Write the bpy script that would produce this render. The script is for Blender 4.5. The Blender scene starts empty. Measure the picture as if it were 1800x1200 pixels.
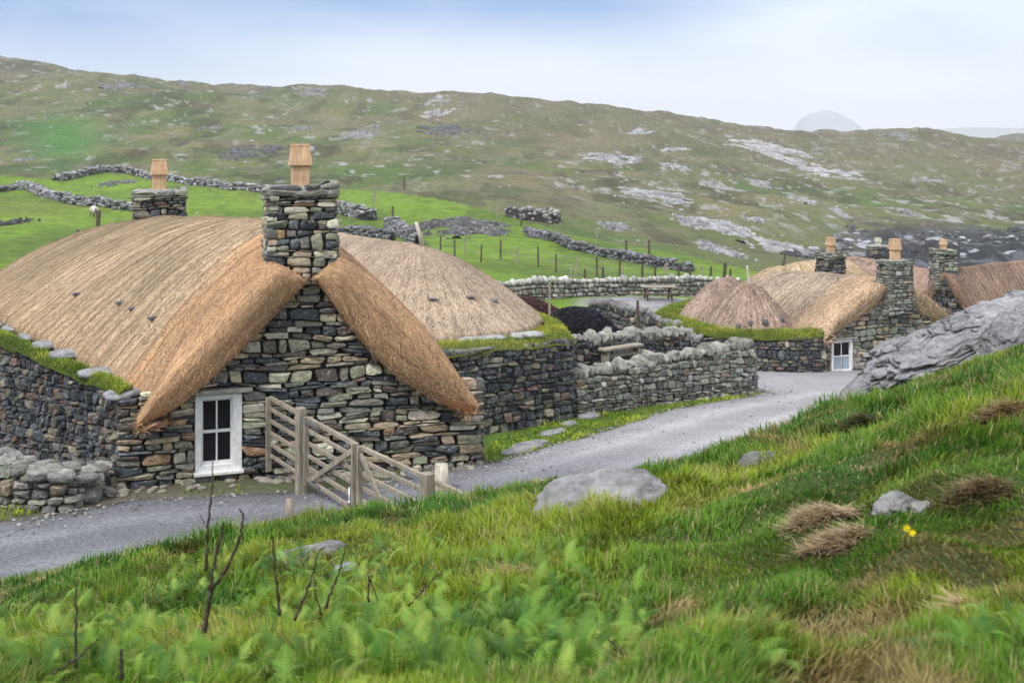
import bpy, bmesh, math, random
import numpy as np
from mathutils import Vector, Matrix

sc = bpy.context.scene
# ------------------------------------------------------------------ camera
HAZE_D = 0.0003
FPX, HZ, CX, EYE = 2000.0, 240.0, 900.0, 6.0        # photo of 1800x1200, eye 6 m above the lane
cam_d = bpy.data.cameras.new('camera'); cam = bpy.data.objects.new('camera', cam_d)
sc.collection.objects.link(cam); sc.camera = cam
cam.location = (0, 0, EYE); cam.rotation_euler = (math.radians(90), 0, 0)
cam_d.sensor_width = 36; cam_d.lens = 40; cam_d.shift_y = -0.2
cam_d.clip_start = 0.1; cam_d.clip_end = 20000
cam_d.dof.use_dof = True; cam_d.dof.focus_distance = 21; cam_d.dof.aperture_fstop = 3.8
# ------------------------------------------------------------------ world and sun
SUN_EL, SUN_AZ = math.radians(52), math.radians(215)   # high, behind the camera to the left, through thin cloud
w = bpy.data.worlds.new('World'); sc.world = w; w.use_nodes = True
N, L = w.node_tree.nodes, w.node_tree.links
N.clear()
wo = N.new('ShaderNodeOutputWorld'); bg = N.new('ShaderNodeBackground'); L.new(bg.outputs[0], wo.inputs[0])
sky = N.new('ShaderNodeTexSky'); sky.sky_type = 'NISHITA'; sky.sun_disc = False
sky.sun_elevation = SUN_EL; sky.sun_rotation = SUN_AZ; sky.air_density = 1.0; sky.dust_density = 2.0
bg.inputs[1].default_value = 0.1
def wmath(op, a, b=None, clamp=False):
    n = N.new('ShaderNodeMath'); n.operation = op; n.use_clamp = clamp
    for i, v in enumerate((a, b)):
        if v is None: continue
        if isinstance(v, (int, float)): n.inputs[i].default_value = v
        else: L.new(v, n.inputs[i])
    return n.outputs[0]
tc = N.new('ShaderNodeTexCoord'); sp = N.new('ShaderNodeSeparateXYZ'); L.new(tc.outputs['Generated'], sp.inputs[0])
mp = N.new('ShaderNodeMapping'); mp.inputs['Scale'].default_value = (1.3, 1.3, 5.0); L.new(tc.outputs['Generated'], mp.inputs[0])
nz = N.new('ShaderNodeTexNoise'); nz.inputs['Scale'].default_value = 2.3; nz.inputs['Detail'].default_value = 5
nz.inputs['Roughness'].default_value = 0.42; L.new(mp.outputs[0], nz.inputs[0])
# cloud cover: full at the horizon, opening a little higher up, closed again overhead
up = wmath('MULTIPLY', sp.outputs['Z'], 9.0, True)
open_ = wmath('MULTIPLY', up, wmath('SUBTRACT', 1.0, wmath('MULTIPLY', wmath('SUBTRACT', sp.outputs['Z'], 0.16), 5.0, True)))
nn = wmath('MULTIPLY', wmath('SUBTRACT', nz.outputs['Fac'], 0.5), 1.5)
left = wmath('MULTIPLY', sp.outputs['X'], -0.65)
thin = wmath('MULTIPLY', open_, wmath('ADD', wmath('ADD', 0.80, nn), left), True)
cc = N.new('ShaderNodeMixRGB'); cc.inputs[2].default_value = (1.35, 2.6, 5.1, 1)
hi = N.new('ShaderNodeMixRGB'); hi.inputs[1].default_value = (8.2, 8.2, 8.3, 1); hi.inputs[2].default_value = (8.0, 8.1, 8.4, 1)
L.new(wmath('MULTIPLY', wmath('SUBTRACT', sp.outputs['Z'], 0.15), 4.0, True), hi.inputs[0]); L.new(hi.outputs[0], cc.inputs[1])
L.new(thin, cc.inputs[0])
mx = N.new('ShaderNodeMixRGB'); mx.inputs[0].default_value = 0.85
L.new(sky.outputs[0], mx.inputs[1]); L.new(cc.outputs[0], mx.inputs[2]); L.new(mx.outputs[0], bg.inputs[0])
sd = bpy.data.lights.new('sun', 'SUN'); sun = bpy.data.objects.new('sun', sd); sc.collection.objects.link(sun)
sd.energy = 1.5; sd.angle = math.radians(10); sd.color = (1, 0.96, 0.9)
d = Vector((math.sin(SUN_AZ) * math.cos(SUN_EL), math.cos(SUN_AZ) * math.cos(SUN_EL), math.sin(SUN_EL)))
sun.rotation_euler = d.to_track_quat('Z', 'Y').to_euler()
vs = sc.view_settings; vs.view_transform = 'Standard'; vs.look = 'None'; vs.gamma = 1; vs.exposure = 0.78
sc.render.engine = 'CYCLES'; sc.cycles.use_denoising = True; sc.cycles.max_bounces = 5
sc.cycles.volume_bounces = 3; sc.cycles.transparent_max_bounces = 6; sc.cycles.caustics_reflective = False

# ------------------------------------------------------------------ helpers
rng = np.random.default_rng(7); random.seed(7)
C = sc.collection
def A(x): return np.asarray(x, float)
def hsh(i, j, k, s):
    n = (i.astype(np.int64) * 374761393 + j.astype(np.int64) * 668265263 + k.astype(np.int64) * 2147483647 + s * 144665) & 0xffffffff
    n = ((n ^ (n >> 13)) * 1274126177) & 0xffffffff
    n = ((n ^ (n >> 16)) * 2246822519) & 0xffffffff
    return ((n ^ (n >> 15)) & 0xffffff) / float(0xffffff)
def vnoise(x, y, z=0.0, s=0):
    x, y, z = np.broadcast_arrays(A(x), A(y), A(z))
    i, j, k = np.floor(x), np.floor(y), np.floor(z)
    fx, fy, fz = x - i, y - j, z - k
    fx, fy, fz = [f * f * (3 - 2 * f) for f in (fx, fy, fz)]
    r = 0
    for a in (0, 1):
        for b in (0, 1):
            for c in (0, 1):
                r = r + hsh(i + a, j + b, k + c, s) * (fx if a else 1 - fx) * (fy if b else 1 - fy) * (fz if c else 1 - fz)
    return r * 2 - 1
def fbm(x, y, z=0.0, s=0, o=4, g=0.5):
    r, a, f = 0, 1.0, 1.0
    for q in range(o):
        r = r + a * vnoise(A(x) * f, A(y) * f, A(z) * f, s + q); a *= g; f *= 2.03
    return r
def sm(a, b, x): t = np.clip((A(x) - a) / (b - a), 0, 1); return t * t * (3 - 2 * t)

ROOT = {}
def fin(o, label, cat, group, kind):
    if label: o['label'] = label
    if cat: o['category'] = cat
    if group: o['group'] = group
    if kind: o['kind'] = kind
    return o
def thing(name, loc, label, cat, group=None):
    o = bpy.data.objects.new(name, None); C.objects.link(o); o.location = tuple(map(float, loc)); o.empty_display_size = .3
    ROOT[o.name] = A(loc); return fin(o, label, cat, group, None)
def mesh(name, V, F, mat, parent=None, col=None, smooth=True, uv=None, label=None, cat=None, group=None, kind=None, mi=None, loc=None):
    """V (n,3) world coordinates, F list of index arrays (k,3) or (k,4)."""
    V = A(V); F = [np.asarray(f, np.int64) for f in F if len(f)]
    if parent is not None: org = ROOT[parent.name]
    elif loc is not None: org = A(loc)
    elif kind: org = np.zeros(3)
    else: org = np.array([V[:, 0].mean(), V[:, 1].mean(), V[:, 2].min()])
    m = bpy.data.meshes.new(name)
    m.vertices.add(len(V)); m.vertices.foreach_set('co', (V - org).astype(np.float32).ravel())
    li = np.concatenate([f.ravel() for f in F]); tot = np.concatenate([np.full(len(f), f.shape[1]) for f in F])
    m.loops.add(len(li)); m.loops.foreach_set('vertex_index', li.astype(np.int32))
    m.polygons.add(len(tot)); m.polygons.foreach_set('loop_start', (np.cumsum(tot) - tot).astype(np.int32))
    m.polygons.foreach_set('use_smooth', np.full(len(tot), bool(smooth)))
    for q in (mat if isinstance(mat, (list, tuple)) else [mat]): m.materials.append(q)
    if mi is not None: m.polygons.foreach_set('material_index', np.asarray(mi, np.int32))
    m.update(calc_edges=True)
    if col is not None:
        c = np.ones((len(V), 4), np.float32); c[:, :3] = col
        at = m.color_attributes.new('Col', 'FLOAT_COLOR', 'POINT'); at.data.foreach_set('color', c.ravel())
    if uv is not None:
        u = m.uv_layers.new(name='UV'); u.data.foreach_set('uv', A(uv)[li].astype(np.float32).ravel())
    o = bpy.data.objects.new(name, m); C.objects.link(o)
    if parent is not None:
        o.parent = parent
        if parent.type == 'MESH': ROOT[o.name] = org
        else: ROOT[o.name] = org
    else:
        o.location = tuple(map(float, org)); ROOT[o.name] = org
    return fin(o, label, cat, group, kind)
class Acc:
    def __init__(s): s.V, s.F3, s.F4, s.C, s.n, s.flat = [], [], [], [], 0, False
    def add(s, V, F, col=(1, 1, 1)):
        V = A(V); s.V.append(V)
        for f in F:
            f = np.asarray(f, np.int64)
            if len(f): (s.F3 if f.shape[1] == 3 else s.F4).append(f + s.n)
        c = np.empty((len(V), 3)); c[:] = col; s.C.append(c); s.n += len(V)
    def get(s):
        F = []
        if s.F3: F.append(np.concatenate(s.F3))
        if s.F4: F.append(np.concatenate(s.F4))
        return np.concatenate(s.V), F, np.concatenate(s.C)
    def build(s, name, mat, parent=None, **k):
        V, F, c = s.get(); k.setdefault('smooth', not s.flat); return mesh(name, V, F, mat, parent, col=c, **k)
ICO = {}
def ico(n):
    if n not in ICO:
        b = bmesh.new(); bmesh.ops.create_icosphere(b, subdivisions=n, radius=1)
        ICO[n] = (np.array([v.co[:] for v in b.verts]), np.array([[v.index for v in f.verts] for f in b.faces])); b.free()
    return ICO[n]
def rotz(a): c, s = math.cos(a), math.sin(a); return np.array([[c, -s, 0], [s, c, 0], [0, 0, 1]])
def roty(a): c, s = math.cos(a), math.sin(a); return np.array([[c, 0, s], [0, 1, 0], [-s, 0, c]])
def rotx(a): c, s = math.cos(a), math.sin(a); return np.array([[1, 0, 0], [0, c, -s], [0, s, c]])
BOXF = np.array([[0, 3, 2, 1], [4, 5, 6, 7], [0, 1, 5, 4], [1, 2, 6, 5], [2, 3, 7, 6], [3, 0, 4, 7]])
def box(acc, c, ax, ay, az, hx, hy, hz, col=(1, 1, 1), taper=1.0, bev=0.0):
    """box at centre c, unit axes, half sizes; taper scales the top; bev cuts the edges"""
    c, ax, ay, az = A(c), A(ax), A(ay), A(az); acc.flat = True
    if bev <= 0:
        P = [c + sx * hx * t * ax + sy * hy * t * ay + sz * hz * az for sz, t in ((-1, 1), (1, taper)) for sx, sy in ((-1, -1), (1, -1), (1, 1), (-1, 1))]
        acc.add(P, [BOXF], col); return
    rings = []
    for z, ins in ((-hz, bev), (-hz + bev, 0), (hz - bev, 0), (hz, bev)):
        t = 1 + (taper - 1) * (z + hz) / (2 * hz); X, Y = hx * t - ins, hy * t - ins; b = min(bev, X * .5, Y * .5)
        rings.append([c + x * ax + y * ay + z * az for x, y in ((-X + b, -Y), (X - b, -Y), (X, -Y + b), (X, Y - b), (X - b, Y), (-X + b, Y), (-X, Y - b), (-X, -Y + b))])
    F = [[r * 8 + q, r * 8 + (q + 1) % 8, (r + 1) * 8 + (q + 1) % 8, (r + 1) * 8 + q] for r in range(3) for q in range(8)]
    F += [[0, 7, 6, 5], [0, 5, 4, 1], [1, 4, 3, 2], [24, 25, 28, 29], [24, 29, 30, 31], [25, 26, 27, 28]]
    acc.add(np.concatenate(rings), [F], col)
def bar(acc, p, q, w, h, col=(1, 1, 1), up=(0, 0, 1), bev=0.0):
    p, q = A(p), A(q); d = q - p; l = np.linalg.norm(d); d = d / l
    s = np.cross(d, A(up)); s /= np.linalg.norm(s); u = np.cross(s, d)
    box(acc, (p + q) / 2, s, u, d, w / 2, h / 2, l / 2, col, 1.0, bev)
def tube(acc, pts, rad, col=(1, 1, 1), n=6):
    pts = A(pts); rad = np.broadcast_to(A(rad), (len(pts),)); V = []
    for i, p in enumerate(pts):
        d = pts[min(i + 1, len(pts) - 1)] - pts[max(i - 1, 0)]; d = d / (np.linalg.norm(d) + 1e-9)
        s = np.cross(d, (0.3, 1, 0.1)); s /= np.linalg.norm(s); u = np.cross(s, d)
        for k in range(n):
            a = 2 * math.pi * k / n; V.append(p + rad[i] * (math.cos(a) * s + math.sin(a) * u))
    m = len(pts); F = [[i * n + k, i * n + (k + 1) % n, (i + 1) * n + (k + 1) % n, (i + 1) * n + k] for i in range(m - 1) for k in range(n)]
    V += [pts[0], pts[-1]]
    T = [[m * n, (k + 1) % n, k] for k in range(n)] + [[m * n + 1, (m - 1) * n + k, (m - 1) * n + (k + 1) % n] for k in range(n)]
    acc.add(V, [F, T], col)
def rock(acc, c, size, col, rz=0.0, tilt=0.0, lv=2, s=0, rough=.25, flat=.0):
    P, F = ico(lv); r = 1 + rough * fbm(P[:, 0] * 1.4 + s, P[:, 1] * 1.4, P[:, 2] * 1.4, s, 3)
    Q = P * r[:, None]
    Q = np.sign(Q) * np.abs(Q) ** (1 - flat)
    Q = (Q * A(size)) @ rotx(tilt).T @ rotz(rz).T + A(c)
    k = .78 + .5 * (vnoise(P[:, 0] * 2 + s, P[:, 1] * 2, P[:, 2] * 2, s + 9) * .5 + .5)
    acc.add(Q, [F], A(col)[None] * k[:, None])

# ------------------------------------------------------------------ materials
def newmat(name, rough=.9, spec=.3):
    m = bpy.data.materials.new(name); m.use_nodes = True; nt = m.node_tree
    b = nt.nodes['Principled BSDF']; b.inputs['Roughness'].default_value = rough
    b.inputs['Specular IOR Level'].default_value = spec
    return m, nt, b
def nd(nt, t, **k):
    n = nt.nodes.new(t)
    for a, v in k.items(): setattr(n, a, v)
    return n
def noise(nt, scale, detail=4, rough=.55, vec=None, stretch=None):
    n = nd(nt, 'ShaderNodeTexNoise'); n.inputs['Scale'].default_value = scale; n.inputs['Detail'].default_value = detail
    n.inputs['Roughness'].default_value = rough
    t = vec
    if t is None: t = nd(nt, 'ShaderNodeNewGeometry').outputs['Position']
    if stretch:
        mpp = nd(nt, 'ShaderNodeMapping'); mpp.inputs['Scale'].default_value = stretch; nt.links.new(t, mpp.inputs[0]); t = mpp.outputs[0]
    nt.links.new(t, n.inputs['Vector']); return n.outputs['Fac']
def ramp(nt, fac, stops):
    r = nd(nt, 'ShaderNodeValToRGB'); e = r.color_ramp.elements
    while len(e) < len(stops): e.new(.5)
    for q, (p, c) in zip(e, stops):
        q.position = p; q.color = (c, c, c, 1) if isinstance(c, (int, float)) else (*c, 1)
    nt.links.new(fac, r.inputs[0]); return r.outputs[0]
def mix(nt, a, b, f, mode='MIX'):
    m = nd(nt, 'ShaderNodeMixRGB', blend_type=mode)
    for i, v in ((0, f), (1, a), (2, b)):
        if isinstance(v, (int, float)): m.inputs[i].default_value = v
        elif isinstance(v, tuple): m.inputs[i].default_value = (*v, 1)
        else: nt.links.new(v, m.inputs[i])
    return m.outputs[0]
def bump(nt, b, h, strength=.5, dist=.02):
    n = nd(nt, 'ShaderNodeBump'); n.inputs['Strength'].default_value = strength; n.inputs['Distance'].default_value = dist
    nt.links.new(h, n.inputs['Height']); nt.links.new(n.outputs[0], b.inputs['Normal'])
def attr(nt): n = nd(nt, 'ShaderNodeVertexColor', layer_name='Col'); return n.outputs[0]
def mat_stone(name, lichen=(.45, .46, .38), amount=.5, sc_=9.0, bs=.5, bd=.02):
    m, nt, b = newmat(name, .85, .35)
    base = attr(nt)
    v = ramp(nt, noise(nt, sc_, 6, .65, None, (1, 1, 2.6)), [(.25, .42), (.75, 1.55)])
    c = mix(nt, base, v, 1.0, 'MULTIPLY')
    lf = ramp(nt, noise(nt, sc_ * 1.7, 5, .6), [(.55, 0.0), (.66, amount)])
    c = mix(nt, c, lichen, lf)
    df = ramp(nt, noise(nt, sc_ * .6, 4, .6), [(.56, 0.0), (.7, .45)])
    c = mix(nt, c, (.05, .05, .055), df)
    nt.links.new(c, b.inputs['Base Color'])
    bump(nt, b, noise(nt, sc_ * 3, 8, .7), bs, bd); return m
M_STONE = mat_stone('drystone'); M_BOULDER = mat_stone('boulder_rock', (.46, .46, .43), .6, 7.0, 1.0, .05)
M_FAR = mat_stone('far_rock', (.55, .55, .55), .4, 1.2, .6, .15)
M_DARK, nt, b = newmat('wall_core', .95); b.inputs['Base Color'].default_value = (.022, .02, .02, 1)
M_THATCH, nt, b = newmat('thatch', .95, .12)
uvn = nd(nt, 'ShaderNodeUVMap').outputs[0]
st = noise(nt, 1.0, 6, .7, uvn, (26, 2.2, 1))          # strands running down the slope
rl = noise(nt, 1.0, 3, .5, uvn, (4.2, .35, 1))         # furrows between the ropes
c = mix(nt, attr(nt), ramp(nt, st, [(.3, .5), (.7, 1.35)]), 1.0, 'MULTIPLY')
c = mix(nt, c, ramp(nt, rl, [(.36, .7), (.5, 1.05), (.7, 1.12)]), .8, 'MULTIPLY')
nt.links.new(c, b.inputs['Base Color'])
bump(nt, b, mix(nt, st, rl, .5), .8, .05)
M_STRAW, nt, b = newmat('straw', .8, .2); nt.links.new(attr(nt), b.inputs['Base Color'])
def mat_leaf(name, tr=.35):
    m, nt, b = newmat(name, .6, .25); c = attr(nt); nt.links.new(c, b.inputs['Base Color'])
    t = nd(nt, 'ShaderNodeBsdfTranslucent'); nt.links.new(mix(nt, c, (1.0, 1.0, .55), 1.0, 'MULTIPLY'), t.inputs[0])
    s = nd(nt, 'ShaderNodeMixShader'); s.inputs[0].default_value = tr
    nt.links.new(b.outputs[0], s.inputs[1]); nt.links.new(t.outputs[0], s.inputs[2])
    nt.links.new(s.outputs[0], nt.nodes['Material Output'].inputs[0]); return m
M_GRASS = mat_leaf('grass_blade'); M_FERN = mat_leaf('fern_leaf', .4)
M_GROUND, nt, b = newmat('moor_ground', .95, .15)
n1 = ramp(nt, noise(nt, .9, 8, .62), [(.3, .55), (.7, 1.4)]); n2 = ramp(nt, noise(nt, 9, 6, .6), [(.3, .7), (.7, 1.25)])
c = mix(nt, mix(nt, attr(nt), n1, .8, 'MULTIPLY'), n2, .7, 'MULTIPLY')
nt.links.new(c, b.inputs['Base Color']); bump(nt, b, noise(nt, 2.2, 8, .65), .8, .25)
M_ROAD, nt, b = newmat('gravel', .8, .4)
g1 = noise(nt, 1.1, 5, .6); g2 = noise(nt, 17, 8, .8)
c = mix(nt, attr(nt), ramp(nt, g1, [(.3, .84), (.7, 1.08)]), 1.0, 'MULTIPLY')
c = mix(nt, c, ramp(nt, g2, [(.36, .45), (.64, 1.6)]), .9, 'MULTIPLY')
nt.links.new(c, b.inputs['Base Color']); bump(nt, b, g2, .6, .02)
def mat_wood(name, col, k=1.0):
    m, nt, b = newmat(name, .8, .25)
    v = noise(nt, 1, 6, .6, nd(nt, 'ShaderNodeTexCoord').outputs['Object'], (30, 30, 4)); f = noise(nt, 3, 4)
    c = mix(nt, col, ramp(nt, v, [(.3, 1 - .45 * k), (.7, 1 + .35 * k)]), 1.0, 'MULTIPLY')
    c = mix(nt, c, ramp(nt, f, [(.35, .75), (.65, 1.2)]), .7, 'MULTIPLY')
    nt.links.new(c, b.inputs['Base Color']); bump(nt, b, v, .4, .005); return m
M_GATE = mat_wood('weathered_wood', (.32, .285, .23)); M_POST = mat_wood('dark_post_wood', (.10, .08, .065))
M_FLUE = mat_wood('pale_new_wood', (.60, .40, .25), .7); M_PALE = mat_wood('bleached_wood', (.55, .52, .44))
def mat_plain(name, col, rough=.6, metal=0.0, spec=.4):
    m, nt, b = newmat(name, rough, spec); b.inputs['Metallic'].default_value = metal
    v = ramp(nt, noise(nt, 12, 5), [(.3, .82), (.7, 1.1)]); nt.links.new(mix(nt, col, v, 1.0, 'MULTIPLY'), b.inputs['Base Color']); return m
M_WHITE = mat_plain('white_paint', (.78, .79, .8), .5); M_STEEL = mat_plain('galvanised_steel', (.45, .47, .5), .4, .8)
M_GLASS, nt, b = newmat('window_glass', .12, .25); b.inputs['Base Color'].default_value = (.006, .007, .009, 1)
M_CURTAIN = mat_plain('curtain_cloth', (.35, .42, .5), .9); M_WOOL = mat_plain('wool', (.62, .56, .55), 1.0)
M_FACE = mat_plain('sheep_face', (.08, .07, .06), .9); M_YEL = mat_plain('yellow_petal', (.85, .7, .02), .5)
M_PEAT, nt, b = newmat('peat', .9, .2); nt.links.new(mix(nt, attr(nt), ramp(nt, noise(nt, 6, 6, .7), [(.3, .4), (.7, 1.7)]), 1.0, 'MULTIPLY'), b.inputs['Base Color']); bump(nt, b, noise(nt, 9, 6, .7), 1, .06)
M_SEA, nt, b = newmat('sea_water', .25, .5); b.inputs['Base Color'].default_value = (.10, .14, .17, 1); bump(nt, b, noise(nt, .2, 4), .3, .3)

# ------------------------------------------------------------------ terrain
V_ = [(15.0, .04), (17, .02), (19.5, 0), (21, -.15), (23.5, -.45), (25.8, -.7), (29.9, -1.1), (33, -1.45), (39, -2.5), (45, -3.35)]
def yz(d, y): return (d, EYE - (y - HZ) / FPX * d)
def vv(a, b=99): return [p for p in V_ if a < p[0] < b]
NEAR0 = [(0, 4.42), (2.5, 4.36)]
COLS = {
 -400: NEAR0 + [(4.2, 3.9), (7, 2.5), (10, 1.3), (12, .5), (13.5, .06)] + vv(13.5, 30) + [(62, -1.0), (110, 0), (200, 6), (300, 20), (420, 40), (480, 52), (560, 45), (800, 0), (1200, -20)],
 0: NEAR0 + [(4.2, 3.95), (8, 2.5), (10.5, 1.65), (12, 1.17), (13.5, .45), (14.8, .04)] + vv(15, 30) + [yz(62, 480), yz(80, 430), yz(110, 370), yz(150, 320), yz(200, 290), yz(260, 250), yz(330, 190), yz(420, 120), yz(470, 97), (540, 38), (800, -10), (1200, -20)],
 300: NEAR0 + [(4.2, 3.95), (8, 2.72), (12, 1.6), (13.5, 1.1), (15.3, .2), (16.3, .02)] + vv(16.5, 30) + [(40, -1.5), yz(62, 505), yz(80, 440), yz(110, 385), yz(140, 335), yz(165, 312), yz(220, 280), yz(300, 225), yz(380, 165), yz(440, 138), (520, 25), (800, -15), (1200, -20)],
 600: NEAR0 + [(4.2, 3.97), (8, 2.92), (12, 1.88), (14.5, 1.13), (16, .4), (17.2, .02)] + vv(18, 30) + [(40, -1.9), (62, -2.2), yz(80, 460), yz(110, 400), yz(140, 350), yz(165, 327), yz(220, 292), yz(300, 240), yz(380, 185), yz(450, 150), (530, 20), (800, -20), (1200, -20)],
 900: NEAR0 + [(4.2, 4.0), (8, 3.08), (12, 2.18), (15, 1.34), (17, .25), (19, -.02)] + vv(20, 34) + [(45, -2.6), (62, -2.75), yz(80, 465), yz(105, 410), yz(130, 370), yz(165, 340), yz(230, 290), yz(320, 230), yz(400, 180), yz(440, 166), (520, 12), (800, -22), (1200, -22)],
 1200: NEAR0 + [(4.2, 4.03), (8, 3.3), (10, 2.93), (12, 2.5), (14, 2.0), (17, .6), (19.5, -.1)] + vv(20, 44) + [(45, -3.0), (62, -3.0), yz(75, 498), yz(95, 455), yz(115, 425), yz(150, 390), yz(200, 340), yz(280, 285), yz(370, 222), yz(430, 196), (520, 6), (800, -22), (1200, -22)],
 1500: NEAR0 + [(4.2, 4.1), (8, 3.6), (12, 3.03), (15, 2.45), (17, 2.0), (20, .7), (24, -.5)] + vv(25, 44) + [(45, -3.35), (62, -3.6), yz(90, 465), (130, -9.5), (150, -10.5), (160, -9), yz(185, 392), yz(230, 350), yz(320, 285), yz(400, 237), yz(430, 222), (520, 0), (800, -22), (1200, -22)],
 1800: NEAR0 + [(4.2, 4.2), (8, 3.98), (12, 3.5), (16, 2.95), (19, 2.5), (23, 1.4), (28, -.6)] + vv(29, 44) + [(45, -3.35), (62, -4.5), (90, -7), (130, -12), (150, -12), (160, -10.5), yz(185, 392), yz(250, 340), yz(350, 280), yz(430, 246), (560, 1), yz(720, 238), yz(900, 224), (1000, 5), (1300, -22)],
 2200: NEAR0 + [(4.2, 4.35), (8, 4.4), (12, 4.2), (16, 3.9), (20, 3.3), (26, 1.5), (32, -1.2)] + vv(33, 44) + [(45, -3.35), (62, -5), (90, -8), (130, -12), (150, -12), (170, -9), (250, -6), (350, -1), (430, 4), (560, 1), (720, 7), (900, 14), (1000, 8), (1300, -22)],
}
TD = np.concatenate([np.linspace(0, 60, 361), np.exp(np.linspace(math.log(60), math.log(4000), 260))[1:]])
TX = np.linspace(-400, 2200, 131)
ck = sorted(COLS); T0 = np.array([np.interp(TD, [p[0] for p in COLS[k]], [p[1] for p in COLS[k]]) for k in ck])
TZ = np.array([[0.0]])
TZ = np.stack([np.interp(TX, ck, T0[:, j]) for j in range(len(TD))], 1)
def blur(T, ax, r):
    k = np.exp(-.5 * (np.arange(-3 * r, 3 * r + 1) / r) ** 2); k /= k.sum()
    P = np.pad(T, [(3 * r, 3 * r) if a == ax else (0, 0) for a in (0, 1)], mode='edge')
    return np.apply_along_axis(lambda v: np.convolve(v, k, 'valid'), ax, P)
TZ = blur(blur(TZ, 0, 5), 1, 3)
def tbl(px, d):
    px = np.clip(px, -400, 2200); d = np.clip(d, 0, 3999)
    i = np.clip((px + 400) / 2600 * 130, 0, 129.999); i0 = i.astype(int); fi = i - i0
    j0 = np.clip(np.searchsorted(TD, d, 'right') - 1, 0, len(TD) - 2); fj = (d - TD[j0]) / (TD[j0 + 1] - TD[j0])
    return (TZ[i0, j0] * (1 - fi) + TZ[i0 + 1, j0] * fi) * (1 - fj) + (TZ[i0, j0 + 1] * (1 - fi) + TZ[i0 + 1, j0 + 1] * fi) * fj
FAR_E = A([(-16, 17.3), (-11, 17.2), (-7.6, 17.75), (-6.3, 18.75), (-2.9, 19.4), (-1.2, 20.8), (-.1, 22.2), (0.4, 23.2), (1.75, 25.4), (4.15, 29.5), (6.8, 32.3), (7.6, 33.5), (7.8, 38), (8.3, 44.9)])
NEAR_E = A([(-14, 12.6), (-9.5, 13.4), (-6.7, 14.7), (-4.3, 15.9), (-1.7, 16.7), (.6, 18.0), (2.0, 19.6), (3.2, 21.0), (4.4, 22.8), (6.9, 26.4), (9.7, 29.9), (12, 32.5), (16, 38), (18.5, 45.2)])
def inside(P, x, y):
    x, y = A(x), A(y); r = np.zeros(x.shape, bool)
    for i in range(len(P)):
        (x1, y1), (x2, y2) = P[i - 1], P[i]
        if y1 != y2: r ^= ((y1 > y) != (y2 > y)) & (x < (x2 - x1) * (y - y1) / (y2 - y1) + x1)
    return r
def sdist(P, x, y, closed=True):
    x, y = A(x), A(y); r = np.full(x.shape, 1e9)
    for i in range(0 if closed else 1, len(P)):
        a, b_ = A(P[i - 1]), A(P[i]); e = b_ - a; t = np.clip(((x - a[0]) * e[0] + (y - a[1]) * e[1]) / (e @ e), 0, 1)
        r = np.minimum(r, np.hypot(x - a[0] - t * e[0], y - a[1] - t * e[1]))
    return r
ROADP = np.concatenate([FAR_E, NEAR_E[::-1]])
def road_mask(x, y):                      # >0 inside the lane, metres from its edge
    s = sdist(ROADP, x, y); return np.where(inside(ROADP, x, y), s, -s)
def colrow(x, y):
    r = np.hypot(x, y); th = np.arctan2(x, y); ath = np.minimum(np.abs(th), math.radians(33))
    return CX + FPX * np.sign(th) * np.tan(ath), r * np.cos(ath), th
def ground(x, y, fine=True):
    x, y = np.broadcast_arrays(A(x), A(y))
    px, d, th = colrow(x, y); z = tbl(px, d)
    back = sm(math.radians(80), math.radians(150), np.abs(th)); z = z * (1 - back) + (4.42 + .12 * np.minimum(d, 300)) * back
    if fine:
        e = np.full(x.shape, 9.0); kk = (d < 50) & (y > 9); e[kk] = -road_mask(x[kk], y[kk]); near = sm(0.0, 1.2, e) * sm(.5, 3, d)
        slope = (1 - sm(15, 22, d)) + .12
        z = z + near * slope * (.10 * fbm(x * .55, y * .55, 0, 3, 3) + .055 * fbm(x * 2.1, y * 2.1, 0, 5, 2)) * (1 - sm(50, 60, d))
        k = sm(60, 130, d); z = z + k * (np.minimum(d, 600) * (.006 * fbm(x * .02, y * .02, 0, 11, 4) + .0022 * fbm(x * .09, y * .09, 0, 12, 4)))
        z = z + .25 * sm(45, 70, d) * fbm(x * .13, y * .13, 0, 14, 3)
    return z
def g1(x, y, fine=True): return float(ground(A([x]), A([y]), fine)[0])
def at(px, y, d): return A([(px - CX) / FPX * d, d, EYE - (y - HZ) / FPX * d])
def hit(px, py, d0=3.0, d1=900.0):
    d = np.exp(np.linspace(math.log(d0), math.log(d1), 900)); x = (px - CX) / FPX * d
    ys = HZ + (EYE - ground(x, d)) / d * FPX; k = np.nonzero(ys <= py)[0]
    k = k[0] if len(k) else len(d) - 1
    return A([x[k], d[k], g1(x[k], d[k])])

thc = np.radians(np.concatenate([np.linspace(-180, -40, 29)[:-1], np.linspace(-40, -27, 60)[:-1], np.linspace(-27, 27, 640), np.linspace(27, 40, 60)[1:], np.linspace(40, 180, 29)[1:]]))
rad = np.concatenate([[.02, .5, 1, 1.6, 2.2], np.arange(2.8, 22, .09), np.exp(np.linspace(math.log(22), math.log(1300), 640)), [1600, 2200, 3000, 3900]])
TH, RR = np.meshgrid(thc, rad, indexing='ij'); GX, GY = RR * np.sin(TH), RR * np.cos(TH)
GZ = ground(GX, GY); rm = road_mask(GX, GY); GZ = GZ - .07 * sm(0.05, .3, rm)
px, dd, _ = colrow(GX, GY); py = HZ + (EYE - GZ) / np.maximum(dd, .1) * FPX
gcol = np.empty(GX.shape + (3,))
def lay(c, m): gcol[:] = gcol * (1 - m[..., None]) + A(c) * m[..., None]
n_a = fbm(GX * .035, GY * .035, 0, 21, 5); n_b = fbm(GX * .12, GY * .05, 0, 23, 4); n_c = fbm(GX * .6, GY * .6, 0, 25, 3)
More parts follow.
